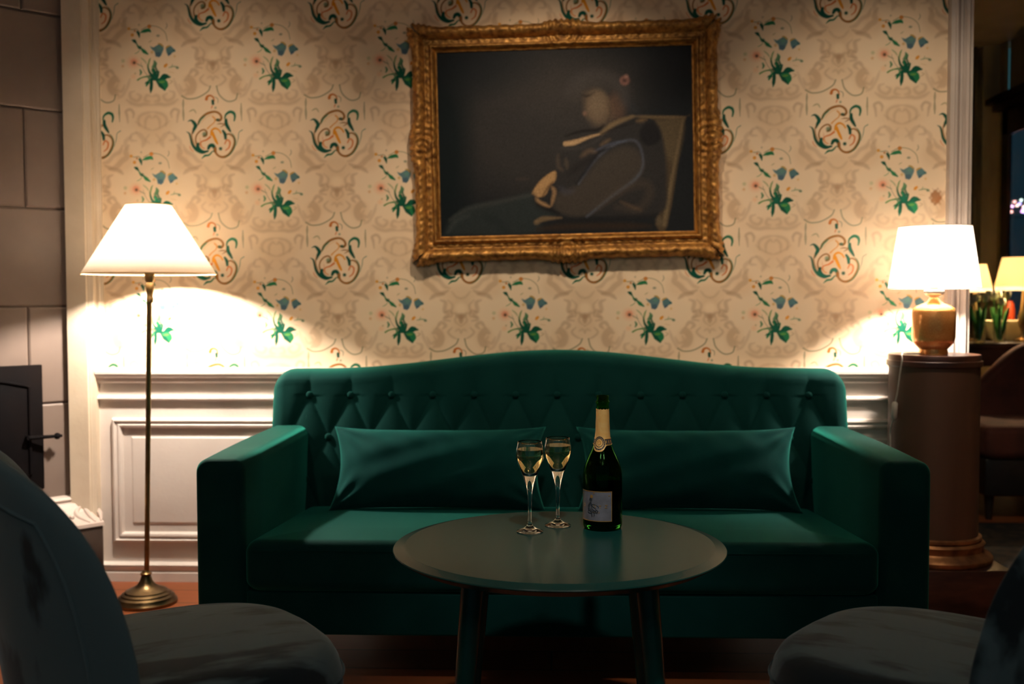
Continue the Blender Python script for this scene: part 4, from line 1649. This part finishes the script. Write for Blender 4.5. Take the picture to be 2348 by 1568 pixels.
oval(lf, LC - 0.18, 0.0700, 0.085, 0.0042, 0.0010)
for k in range(5):
    s_ = -1 + 2 * (k % 2)
    lcurve([(-0.18, 0.066), (-0.20 + 0.10 * s_, 0.060 - 0.003 * k), (-0.12 + 0.22 * s_, 0.054 - 0.003 * k), (-0.02 + 0.12 * s_, 0.048 - 0.002 * k), (-0.10, 0.044)], 0.0009)
lcurve([(-0.16, 0.066), (-0.30, 0.058), (-0.28, 0.050), (-0.14, 0.044), (-0.10, 0.034)], 0.0014)
lcurve([(-0.10, 0.060), (0.06, 0.060), (0.20, 0.057), (0.24, 0.053)], 0.0009)
lcurve([(0.10, 0.050), (0.20, 0.046), (0.16, 0.041)], 0.0011)
lcurve([(-0.04, 0.044), (0.02, 0.038), (0.0, 0.034)], 0.0009)
lf.build('printed_ornament', LABEL_DARK, lab)

# ------------------------------------------------------------------ floor lamp
lp = atz(337, 1385, 0)
LYf = 3.675
lx = at(336, 1388, 3.675).x
flamp = thing('floor_lamp', 'slender brass floor lamp with lit cream cone shade on orange boards', 'lamp', (lx, LYf, 0))
SCL = LYf / F
shp_b, shp_t = at(343, 628, LYf), at(343, 470, LYf)
sr_b, sr_t = (492 - 193) / 2 * SCL, (393 - 292) / 2 * SCL
dxt = shp_b.x - lx             # slight lean of the pole
zb_, zt_ = shp_b.z, shp_t.z


def lean(z):
    return dxt * z / zb_


prof = [(0.0001, 0.0), (0.104, 0.0), (0.106, 0.006), (0.106, 0.011), (0.101, 0.016), (0.098, 0.020), (0.096, 0.026), (0.086, 0.031), (0.084, 0.036), (0.074, 0.041), (0.071, 0.046),
        (0.058, 0.052), (0.044, 0.058), (0.030, 0.068), (0.022, 0.080), (0.018, 0.092), (0.0165, 0.098), (0.0001, 0.098)]
MB().lathe(prof, 64, cap=False).build('base', DARK_BRASS, flamp, angle=30)
MB().lathe([(0.0001, 0.096), (0.012, 0.097), (0.019, 0.102), (0.020, 0.107), (0.013, 0.112), (0.011, 0.118), (0.0001, 0.118)], 32, cap=False).build('collar', BRASS, flamp, angle=60)
MB().tube([(lean(z), 0, z) for z in (0.112, 0.5, 0.9, zb_ - 0.02)], 0.0088, 20).build('pole', BRASS, flamp)
nk = MB()
c0 = lean(zb_)
nk.lathe([(0.0001, zb_ - 0.105), (0.011, zb_ - 0.10), (0.012, zb_ - 0.085), (0.0095, zb_ - 0.08), (0.0125, zb_ - 0.06), (0.015, zb_ - 0.035), (0.011, zb_ - 0.030), (0.016, zb_ - 0.022), (0.017, zb_ + 0.02), (0.0001, zb_ + 0.03)], 28, (c0, 0, 0), cap=False)
nk.build('lamp_socket', BRASS, flamp, angle=45)


def shade(parent, rb, rtp, z0, z1, m, c=(0, 0), n=64, name='lamp_shade'):
    mb = MB()
    th = 0.0012
    mb.lathe([(rb, z0), (rtp, z1), (rtp - th, z1), (rb - th, z0), (rb, z0)], n, (c[0], c[1], 0), cap=False)
    o = mb.build(name, m, parent, angle=60)
    return o


sh = shade(flamp, sr_b, sr_t, zb_, zt_, SHADE_A, (c0, 0))
BIND = mat('shade_binding', srgb(235, 200, 150), 0.7, var=srgb(225, 185, 135))
for r_, z_ in ((sr_b, zb_), (sr_t, zt_)):
    MB().tube([(c0 + r_ * cos(a), r_ * sin(a), z_) for a in np.linspace(0, 2 * pi, 65)], 0.0022, 6, False).build('shade_rim', BIND, sh)
MB().tube([(c0 - sr_t, 0, zt_ - 0.012), (c0, 0, zt_ - 0.014), (c0 + sr_t, 0, zt_ - 0.012)], 0.0015, 6).build('shade_carrier', BRASS, sh)
MB().lathe([(0.0001, zt_ - 0.001), (sr_t - 0.0005, zt_ - 0.001), (sr_t - 0.0005, zt_), (0.0001, zt_)], 48, (c0, 0, 0), cap=False).build('added_top_dimmer', UPLIGHT_DIMMER, sh)  # unseen disc added to dim the upward cone of the floor lamp
MB().ball((c0, 0, zb_ + 0.140), 0.028, 20, (1, 1, 1.15)).build('bulb', bulb_mat('floor_lamp_bulb_glow', LAMP_COL, POW_FLOOR, 0.028), flamp)
LB1 = (lx + c0, LYf, zb_ + 0.075)

# ------------------------------------------------------------------ column pedestal
COLY = 3.76
cxx = at(2141, 900, COLY).x
ped = thing('column_pedestal', 'round dark veneer column pedestal carrying the white table lamp', 'pedestal', (cxx, COLY, 0))
PR = 99.0 / F * COLY
zc0 = at(2141, 817, COLY - PR).z
zbr = at(2141, 1240, COLY - PR).z
PLH = at(2141, 1302, COLY - 0.16).z
MB().lathe([(0.0001, zbr - 0.004), (PR * 0.985, zbr - 0.004), (PR * 0.985, zc0 - 0.040), (0.0001, zc0 - 0.040)], 72, cap=False).build('shaft', WOOD_COL, ped, angle=40)
MB().lathe([(0.0001, zc0 - 0.042), (PR * 1.0, zc0 - 0.042), (PR * 1.035, zc0 - 0.038), (PR * 1.035, zc0 - 0.022), (PR * 1.0, zc0 - 0.019), (PR * 1.0, zc0 - 0.004), (PR * 0.985, zc0), (0.0001, zc0)],
           72, cap=False).build('top_disc', WOOD_RIM, ped, angle=30)
MB().lathe([(0.0001, PLH + 0.001), (PR * 1.27, PLH + 0.001), (PR * 1.30, PLH + 0.008), (PR * 1.30, PLH + 0.018), (PR * 1.25, PLH + 0.026), (PR * 1.16, PLH + 0.030), (PR * 1.10, PLH + 0.040),
            (PR * 1.11, PLH + 0.055), (PR * 1.14, PLH + 0.064), (PR * 1.08, PLH + 0.072), (PR * 1.02, zbr - 0.02), (PR * 1.06, zbr - 0.012), (PR * 1.06, zbr - 0.004), (PR * 1.0, zbr), (0.0001, zbr)],
           72, cap=False).build('gilt_base_ring', mat('worn_gilding', (0.42, 0.20, 0.08), 0.42, metal=0.7, var=(0.14, 0.06, 0.03), vscale=14, rvar=0.2), ped, angle=35)
q = 0.200
MB().box(-q, q, -q, q, 0.0, PLH).build('square_plinth', WOOD_RIM, ped, bevel=0.004)

# ------------------------------------------------------------------ table lamp
ly = COLY - 0.03
lxx = at(2141, 740, ly).x
tl_ = thing('table_lamp', 'amber mottled glass table lamp with lit white drum shade on the pedestal', 'lamp', (lxx, ly, zc0))
k = ly / F
zz = lambda py: (at(2141, py, ly).z - zc0)
z0 = 0.0
body = [(0.0001, 0.0), (31 * k, 0.0), (31 * k, 0.010), (30 * k, zz(800)), (36 * k, zz(794)), (43.5 * k, zz(785)), (46.5 * k, zz(774)), (47 * k, zz(735)), (47 * k, zz(716)), (44 * k, zz(706)),
        (36 * k, zz(701)), (24 * k, zz(696)), (15 * k, zz(690)), (11 * k, zz(684)), (10 * k, zz(680)), (0.0001, zz(680))]
MB().lathe(body, 64, cap=False).build('glass_body', AMBER, tl_, angle=50)
MB().lathe([(0.0001, zz(682)), (10 * k, zz(681)), (18 * k, zz(677)), (22 * k, zz(672)), (22.5 * k, zz(667)), (18 * k, zz(665)), (9 * k, zz(664)), (9 * k, zz(650)), (0.0001, zz(650))], 40,
           cap=False).build('collar', SILVERW, tl_, angle=50)
srb, srt = 99 * k, 78 * k
s2 = shade(tl_, srb, srt, zz(661), zz(520), SHADE_B)
BIND2 = mat('white_shade_binding', srgb(236, 222, 205), 0.7, var=srgb(226, 210, 190))
for r_, z_ in ((srb, zz(661)), (srt, zz(520))):
    MB().tube([(r_ * cos(a), r_ * sin(a), z_) for a in np.linspace(0, 2 * pi, 65)], 0.0015, 6, False).build('shade_rim', BIND2, s2)
MB().tube([(-srt, 0, zz(530)), (0, 0, zz(531)), (srt, 0, zz(530))], 0.0013, 6).build('shade_carrier', BRASS, s2)
MB().lathe([(0.0001, zz(520) - 0.001), (srt - 0.0005, zz(520) - 0.001), (srt - 0.0005, zz(520)), (0.0001, zz(520))], 48, cap=False).build('added_top_dimmer', UPLIGHT_DIMMER, s2)  # added disc, out of sight, weakens the beam above this shade
MB().ball((0, 0, zz(572)), 0.027, 20, (1, 1, 1.15)).build('bulb', bulb_mat('table_lamp_bulb_glow', LAMP_COL, POW_TABLE, 0.027), tl_)
LB2 = (lxx, ly, zc0 + zz(572))
cd = MB()
rr_ = PR * 1.035 + 0.004


def onring(px):
    # point on the column's front surface at image x
    X = at(px, 900, COLY - PR * 0.7).x - cxx
    X = max(-rr_ * 0.98, min(rr_ * 0.98, X))
    return cxx + X, COLY - sqrt(rr_ ** 2 - X ** 2)


pc = [(lxx - 30 * k, ly - 0.005, zc0 + 0.004), (lxx - 45 * k, ly - 0.02, zc0 + 0.004)]
ex, ey = onring(2074)
pc.append(((lxx - 50 * k + ex) / 2, (ly + ey) / 2, zc0 + 0.004))
pc.append((ex, ey + 0.012, zc0 + 0.005))
pts = [Vector(p) for p in pc]
for px, py in ((2072, 826), (2069, 860), (2066, 900), (2063, 925)):
    ex, ey = onring(px)
    pts.append(Vector((ex, ey - 0.002, at(px, py, ey).z)))
cord = thing('lamp_cord', 'thin pale lamp cord with inline switch hanging down the column', 'cord', tuple(pts[0]))
o_ = pts[0].copy()
rel = [p - o_ for p in pts]
sm = [Vector(p) for p in catmull([tuple(p) for p in rel], 8)]
cd.tube(sm, 0.0026, 8)
sw0 = rel[-1]
ex, ey = onring(2062)
s1 = Vector((ex, ey - 0.003, at(2062, 957, ey).z)) - o_
ex, ey = onring(2055)
low = [s1]
for px, py in ((2058, 985), (2053, 1020), (2048, 1100)):
    ex, ey = onring(px)
    low.append(Vector((ex, ey - 0.002, at(px, py, ey).z)) - o_)
cd.tube([Vector(p) for p in catmull([tuple(p) for p in low], 6)], 0.0026, 8)
cd.build('wire', CORD, cord)
MB().tube([sw0 + Vector((0, 0, 0.006)), sw0, s1, s1 - Vector((0, 0, 0.006))], [0.006, 0.010, 0.010, 0.006], 12).build('inline_switch', CORD, cord)



# ------------------------------------------------------------------ grey velvet chairs
def superloop(hx, hy, n=56, e=3.2, front=0.0):
    pts = []
    for k in range(n):
        t = 2 * pi * k / n
        c, s = cos(t), sin(t)
        x = hx * (abs(c) ** (2 / e)) * (1 if c > 0 else -1)
        y = hy * (abs(s) ** (2 / e)) * (1 if s > 0 else -1)
        pts.append((x, y))
    return pts


def make_chair(loc, rz, label):
    t = thing('velvet_chair', label, 'chair', loc, rz, 'grey velvet chairs in the foreground')
    # local frame: +X is the way the chair faces
    mb = MB()
    V, Fc = [], []
    zt = 0.480
    rows = [(0.93, 0.345), (0.975, 0.355), (0.995, 0.375), (1.0, 0.41), (0.995, 0.430), (0.975, 0.452), (0.94, 0.468), (0.86, zt + 0.001), (0.7, zt + 0.007), (0.45, zt + 0.011), (0.2, zt + 0.012)]
    n = 72
    for sc, z in rows:
        for x, y in superloop(0.255 * sc, 0.262 * sc, n, 3.0):
            V.append((x + 0.005, y * (1 - 0.10 * (x > 0) * (x / 0.255) ** 2) , z))
    for j in range(len(rows) - 1):
        Fc += [(j * n + k, j * n + (k + 1) % n, (j + 1) * n + (k + 1) % n, (j + 1) * n + k) for k in range(n)]
    Fc.append(tuple(range(n))[::-1])
    Fc.append(tuple((len(rows) - 1) * n + k for k in range(n)))
    mb.add(V, Fc)
    seat = mb.build('seat', GREY_VELVET, t, angle=80)
    pp = MB()
    lp_ = [(x * 1.0 + 0.005, y * (1 - 0.10 * (x > 0) * (x / 0.255) ** 2), 0.432) for x, y in superloop(0.256, 0.263, n, 3.0)]
    pp.tube(lp_ + [lp_[0]], 0.0022, 6, False)
    pp.build('piping', GREY_VELVET, seat)
    # shell back: outline in (w, z), wrapped round the seat
    V, Fc = [], []
    nu, nv = 48, 40
    th = 0.042
    zb0, zb1 = 0.33, BACK_TOP

    def hw_(v):
        k = 0.42
        b = 0.290 - 0.03 * max(0, v - k)
        if v <= k:
            return b - 0.02 * (1 - v / k) ** 2
        q_ = (v - k) / (1 - k)
        return b * max(0.0, 1 - q_ ** 2.8) ** (1 / 2.6)

    def P(u, v, side):
        w_ = hw_(v) * u
        z = zb0 + (zb1 - zb0) * v
        # rounded rim: thickness closes to the edge
        ed = max(0, 1 - max(abs(u), 0) ** 8)
        tv = max(0, 1 - max(0, (v - 0.0)) ** 14) * ed
        f = -0.245 - 0.07 * max(0, v - 0.2) + 0.45 * w_ * w_ / 0.285 - side * th / 2 * (tv ** 0.5)
        return (f - 0.01, w_, z)
    for side in (1, -1):
        b0 = len(V)
        for j in range(nv + 1):
            v = 1 - (1 - j / nv) ** 1.6
            for i in range(nu + 1):
                u = sin((-1 + 2 * i / nu) * pi / 2)
                V.append(P(u, v, side))
        for j in range(nv):
            for i in range(nu):
                a = b0 + j * (nu + 1) + i
                q_ = (a, a + 1, a + nu + 2, a + nu + 1)
                Fc.append(q_ if side > 0 else q_[::-1])
    me = mesh_of('backrest', V, Fc)
    bm = bmesh.new()
    bm.from_mesh(me)
    bmesh.ops.remove_doubles(bm, verts=bm.verts, dist=0.0006)
    bmesh.ops.recalc_face_normals(bm, faces=bm.faces)
    bm.to_mesh(me)
    bm.free()
    bk_ = link('backrest', me, GREY_VELVET, t)
    seam = MB()
    pts = []
    for k in range(0, 61):
        q_ = k / 60
        if q_ < 0.4:
            v, u = q_ / 0.4 * 0.82, -0.84
        elif q_ > 0.6:
            v, u = (1 - q_) / 0.4 * 0.82, 0.84
        else:
            a = (q_ - 0.4) / 0.2
            v, u = 0.82 + 0.09 * sin(a * pi), -0.84 + 1.68 * a
        x, y, z = P(u, v, 1)
        pts.append((x - 0.001, y, z))
    seam.tube([Vector(p) for p in pts], 0.0025, 6)
    seam.build('seam', GREY_VELVET, bk_)
    for sx in (-1, 1):
        for sy in (-1, 1):
            MB().tube([(sx * 0.17, sy * 0.17, 0.35), (sx * 0.215, sy * 0.215, 0.0)], [0.018, 0.010], 14).build('leg', BLACKWOOD, t)
    return t


BACK_TOP = 0.848
make_chair((-0.642, 1.80, 0), math.atan2(0.56, 0.83), 'grey velvet chair at lower left with its rounded back towards the camera')
make_chair((0.658, 1.81, 0), math.atan2(0.61, -0.79), 'grey velvet chair at lower right, mostly cut off by the photo edge')

# ------------------------------------------------------------------ the next room, seen past the casing
RX = 2.90
# side wall of the next room with a tall dark framed pane standing in for a mirror
yfr0 = 7.00     # far jamb of the frame
wr = MB()
wr.box(RX + 0.04, RX + 0.14, -1.2, 4.9, 0, CEILZ)
wr.box(RX + 0.01, RX + 0.03, yfr0, FARY, 0, CEILZ)
wr.box(RX + 0.04, RX + 0.14, 4.9, yfr0, 0, 0.80)
wr.box(RX + 0.04, RX + 0.14, 4.9, yfr0, 2.30, CEILZ)
struct(wr.build('wall_right', WALL2, smooth=False))
wf = MB()
wf.box(RX - 0.005, RX + 0.02, yfr0 - 0.10, yfr0, 0.80, 2.30)
wf.box(RX - 0.005, RX + 0.02, 4.9, 5.0, 0.80, 2.30)
wf.box(RX - 0.02, RX + 0.02, 4.9, yfr0, 0.78, 0.86)
wf.box(RX - 0.005, RX + 0.02, 4.9, yfr0, 2.10, 2.30)
wf.box(RX - 0.06, RX + 0.04, 4.85, yfr0 + 0.02, 2.26, 2.30)
wf.box(RX - 0.10, RX + 0.04, 4.85, yfr0 + 0.04, 2.30, 2.34)
win = struct(wf.build('mirror_standin_1', MAHOG, smooth=False))  # window frame built in place of a mirror frame
MB().box(RX + 0.008, RX + 0.012, 5.0, yfr0 - 0.1, 0.86, 2.10).build('pane', mat('mirror_standin_pane', (0.36, 0.33, 0.42), 0.02, spec=0.5, trans=1.0, var=(0.33, 0.30, 0.39), ior=1.45), win, smooth=False)  # see-through pane standing in for mirror glass
# made-up glowing balls on wires, standing in for lights reflected in the mirror
rb = random.Random(4)
fp = at(2334, 478, 8.6)
glow_dots = thing('reflected_light_standin', 'added small coloured glowing balls standing in for mirror reflections of lights', 'stand-in lights', (fp.x, 8.6, 0))
for sx in (-0.8, 0.8):
    MB().lathe([(0.02, 0), (0.02, fp.z + 0.08)], 10, (sx, 0, 0)).build('post', BLACK_IRON, glow_dots)  # invented posts, only there to carry the glowing balls
for kx in range(4):
    zk = fp.z + (0.06, 0.02, -0.02, -0.06)[kx] + 0.02
    MB().tube([(-0.8, 0, zk), (0, 0, zk - 0.03), (0.8, 0, zk)], 0.003, 6).build('wire', BLACK_IRON, glow_dots)
cols = [(1, 0.72, 0.45), (1, 0.5, 0.35), (0.8, 0.45, 0.7), (0.5, 0.45, 1), (0.6, 0.9, 0.6), (1, 0.85, 0.6)]
GL = [mat('added_reflection_glow', c_, 0.5, emit=c_, emis=14.0, var=c_) for c_ in cols]  # glow added in place of reflected lights
for i in range(26):
    dx_, dz_ = rb.uniform(-0.16, 0.16), rb.gauss(0, 0.045)
    MB().ball((dx_, -0.01, fp.z + dz_), 0.010 if i else 0.026, 10).build('bulb', GL[5 if i == 0 else rb.randrange(6)], glow_dots)  # glowing ball standing in for one blurred reflected light

cu_ = MB()        # narrow curtain beside the casing
cY = 6.96
c0x, c1x = at(2205, 400, cY).x, at(2246, 400, cY).x
pf = []
for i in range(60):
    u = i / 59
    pf.append((c0x + (c1x - c0x) * u, cY + 0.035 * sin(u * 17)))
V = [(x, y, 0.02) for x, y in pf] + [(x, y, 2.66) for x, y in pf] + [(x, y + 0.006, 0.02) for x, y in pf] + [(x, y + 0.006, 2.66) for x, y in pf]
n = 60
Fc = []
for i in range(n - 1):
    Fc += [(i, i + 1, n + i + 1, n + i), (2 * n + i + 1, 2 * n + i, 3 * n + i, 3 * n + i + 1), (n + i, n + i + 1, 3 * n + i + 1, 3 * n + i), (i + 1, i, 2 * n + i, 2 * n + i + 1)]
cu_.add(V, Fc)
o = cu_.build('curtain', mat('olive_curtain', srgb(150, 138, 112), 0.8, var=srgb(112, 102, 80), vscale=5, vstretch=(3, 3, 0.4)))
tag(o, 'olive grey curtain hanging beside the far dark frame', 'curtain')

# console behind the settee
KY = 5.85
kz = at(2290, 786, KY).z
con = thing('console_table', 'black polished console table standing behind the brown settee', 'table', (2.50, KY + 0.24, 0))
kx0, kx1 = -0.42, 0.30
MB().box(kx0, kx1, -0.24, 0.24, kz - 0.03, kz).build('table_top', BLACKWOOD, con, bevel=0.004)
MB().box(kx0 + 0.03, kx1 - 0.03, -0.21, 0.21, kz - 0.13, kz - 0.03).build('apron', BLACKWOOD, con, bevel=0.004)
for sx in (kx0 + 0.06, kx1 - 0.06):
    for sy in (-0.18, 0.18):
        MB().lathe([(0.02, 0), (0.028, 0.3), (0.022, 0.5), (0.03, kz - 0.13)], 16, (sx, sy, 0)).build('leg', BLACKWOOD, con)


FAR_BULB = bulb_mat('console_bulb_glow', (1.0, 0.70, 0.40), POW_FAR, 0.022)


def small_lamp(px_c, py_b, py_t, rb_px, rt_px, Y, label):
    k = Y / F
    b, tpt = at(px_c, py_b, Y), at(px_c, py_t, Y)
    t = thing('table_lamp', label, 'lamp', (b.x, Y, kz), 0, 'yellow lamps on the console')
    zb, ztp = b.z - kz, tpt.z - kz
    MB().lathe([(0.0001, 0), (0.05, 0), (0.05, 0.01), (0.02, 0.02), (0.012, 0.05), (0.025, 0.10), (0.03, 0.14), (0.02, 0.18), (0.01, zb - 0.02), (0.01, zb + 0.02), (0.0001, zb + 0.02)], 24,
               cap=False).build('base', BRASS, t, angle=50)
    s_ = shade(t, rb_px * k, rt_px * k, zb, ztp, SHADE_C)
    MB().lathe([(0.0001, ztp - 0.001), (rt_px * k - 0.001, ztp - 0.001), (rt_px * k - 0.001, ztp), (0.0001, ztp)], 32, cap=False).build('added_top_dimmer', UPLIGHT_DIMMER, s_)  # disc added unseen so less lamplight reaches the far ceiling
    MB().ball((0, 0, zb + 0.06), 0.022, 14).build('bulb', FAR_BULB, t)
    MB().lathe([(rb_px * k * 0.985, zb - 0.022), (rb_px * k * 0.985, zb - 0.002), (rb_px * k * 0.97, zb - 0.002), (rb_px * k * 0.97, zb - 0.022), (rb_px * k * 0.985, zb - 0.022)], 40, cap=False).build(
        'shade_diffuser', SHADE_B, s_)
    return t


small_lamp(2235, 661, 606, 37, 24, 6.09, 'yellow lit lamp half hidden behind the large white lampshade')
small_lamp(2348, 657, 590, 61, 46, 6.03, 'yellow lit lamp on the console at the right photo edge')

# glass vases with white flowers


def vase(px, Y, label, seed, h=0.12):
    p = at(px, 780, Y)
    t = thing('flower_vase', label, 'vase', (p.x, Y, kz), 0, 'glass vases of white flowers')
    MB().lathe([(0.0001, 0), (0.028, 0), (0.030, 0.004), (0.032, 0.05), (0.034, h), (0.0315, h), (0.029, 0.05), (0.027, 0.008), (0.0001, 0.008)], 28, cap=False).build('glass_vase', GLASS, t, angle=50)
    r_ = random.Random(seed)
    for i in range(5):
        a = 2 * pi * i / 5 + r_.random()
        rr = 0.05 * (0.6 + 0.5 * r_.random())
        hh = 0.20 + 0.06 * r_.random()
        pts = [(0.006 * cos(a), 0.006 * sin(a), 0.012), (0.016 * cos(a), 0.016 * sin(a), 0.10), (rr * cos(a), rr * sin(a), hh)]
        MB().tube([Vector(q_) for q_ in catmull(pts, 6)], 0.003, 8).build('stem', LEAF, t)
        bl_ = MB()
        for kk in range(5):
            b = 2 * pi * kk / 5
            bl_.ball((rr * cos(a) + 0.009 * cos(b), rr * sin(a) + 0.009 * sin(b), hh + 0.016), 0.014, 10, (0.7, 0.7, 1.6))
        bl_.build('blossom', PETAL, t)
        lf_ = MB()
        pts = [(0.01 * cos(a + 1), 0.01 * sin(a + 1), 0.02), (0.03 * cos(a + 1), 0.03 * sin(a + 1), 0.12), (0.05 * cos(a + 1), 0.05 * sin(a + 1), 0.19)]
        lf_.tube([Vector(q_) for q_ in catmull(pts, 6)], [0.004 + 0.007 * sin(pi * i_ / 12) for i_ in range(13)], 6)
        lf_.build('leaf', LEAF, t)
    return t


vase(2245, 5.91, 'glass vase of white flowers nearest the white casing', 1)
vase(2292, 5.96, 'glass vase of white flowers beside the pale planter', 2)
# pale trough
pt_ = thing('stone_trough', 'low pale beige trough standing on the black console', 'trough', (2.565, 6.165, kz))
V = []
for z, w_, d_ in ((0, 0.07, 0.05), (0.115, 0.13, 0.08), (0.115, 0.12, 0.07), (0.02, 0.065, 0.045)):
    V += [(-w_ , -d_, z), (w_, -d_, z), (w_, d_, z), (-w_, d_, z)]
Fc = [(3, 2, 1, 0)]
for j in range(3):
    Fc += [(j * 4 + k_, j * 4 + (k_ + 1) % 4, (j + 1) * 4 + (k_ + 1) % 4, (j + 1) * 4 + k_) for k_ in range(4)]
Fc.append((12, 13, 14, 15))
MB().add(V, Fc).build('basin', mat('pale_stone', srgb(205, 190, 150), 0.5, var=srgb(190, 174, 132)), pt_, bevel=0.003)

# rust coloured pot on the dark frame side
rp_ = thing('rust_vase', 'round rust red vase behind the pale trough', 'vase', (2.6, 6.275, kz))
rp_.location.y = 6.29
rp_.location.x = at(2313, 740, 6.29).x
rp_.scale = (0.66, 0.66, 1.05)
MB().lathe([(0.0001, 0), (0.03, 0), (0.045, 0.04), (0.052, 0.10), (0.050, 0.16), (0.038, 0.20), (0.026, 0.215), (0.024, 0.215), (0.0001, 0.19)], 32, cap=False).build(
    'vessel', mat('rust_glaze', srgb(130, 46, 16), 0.5, spec=0.2, var=srgb(110, 40, 16)), rp_, angle=50)

# brown settee
SY = 5.15
stt = thing('brown_settee', 'red brown settee with curved back in the next room', 'sofa', (2.49, SY, 0))
zs1 = at(2290, 945, SY).z
V, Fc = [], []
n = 60


def btop(x):
    # x from the left end in metres
    q_ = min(1, max(0, (x) / 0.34))
    return 0.60 + 0.22 * (0.5 - 0.5 * cos(pi * q_))


m_ = 14
for i in range(n + 1):
    x = -0.46 + 0.82 * i / n
    zt__ = 0.50 + 0.34 * (0.5 - 0.5 * cos(pi * min(1, (x + 0.46) / 0.50)))
    for k_ in range(m_):
        a = pi * k_ / (m_ - 1)
        V.append((x, 0.52 - 0.05 * cos(a), (zt__ - 0.05) + 0.05 * sin(a)))
    V.append((x, 0.57, 0.12))
    V.append((x, 0.47, 0.12))
mm = m_ + 2
for i in range(n):
    for j in range(mm):
        j2 = (j + 1) % mm
        Fc.append((i * mm + j, i * mm + j2, (i + 1) * mm + j2, (i + 1) * mm + j))
Fc.append(tuple(range(mm)))
Fc.append(tuple(n * mm + j for j in range(mm))[::-1])
MB().add(V, Fc).build('backrest', BROWN_UPH, stt, angle=60)
V, Fc = cushion_box(-0.43, 0.34, -0.05, 0.47, 0.30, 0.46, 0.04, 0.01)
MB().add(V, Fc).build('seat', BROWN_UPH, stt, angle=60)
MB().box(-0.42, 0.33, -0.02, 0.55, 0.12, 0.30).build('seat_frame', BLACKWOOD, stt, bevel=0.01)
for x, y in ((-0.38, 0.03), (0.29, 0.03), (-0.38, 0.50), (0.29, 0.50)):
    MB().lathe([(0.015, 0), (0.024, 0.12)], 14, (x, y, 0)).build('leg', BLACKWOOD, stt)

# patterned rug in the next room and a dark mat under the pedestal side
rg = MB().box(1.66, 2.84, 3.75, 5.05, 0.001, 0.011)
o = rg.build('patterned_rug', mat('patterned_rug', srgb(52, 44, 36), 0.9, var=srgb(22, 26, 26), vscale=14, detail=2, vlo=0.45, vhi=0.55), smooth=False)
tag(o, 'dark patterned rug on the floor in front of the brown settee', 'rug')
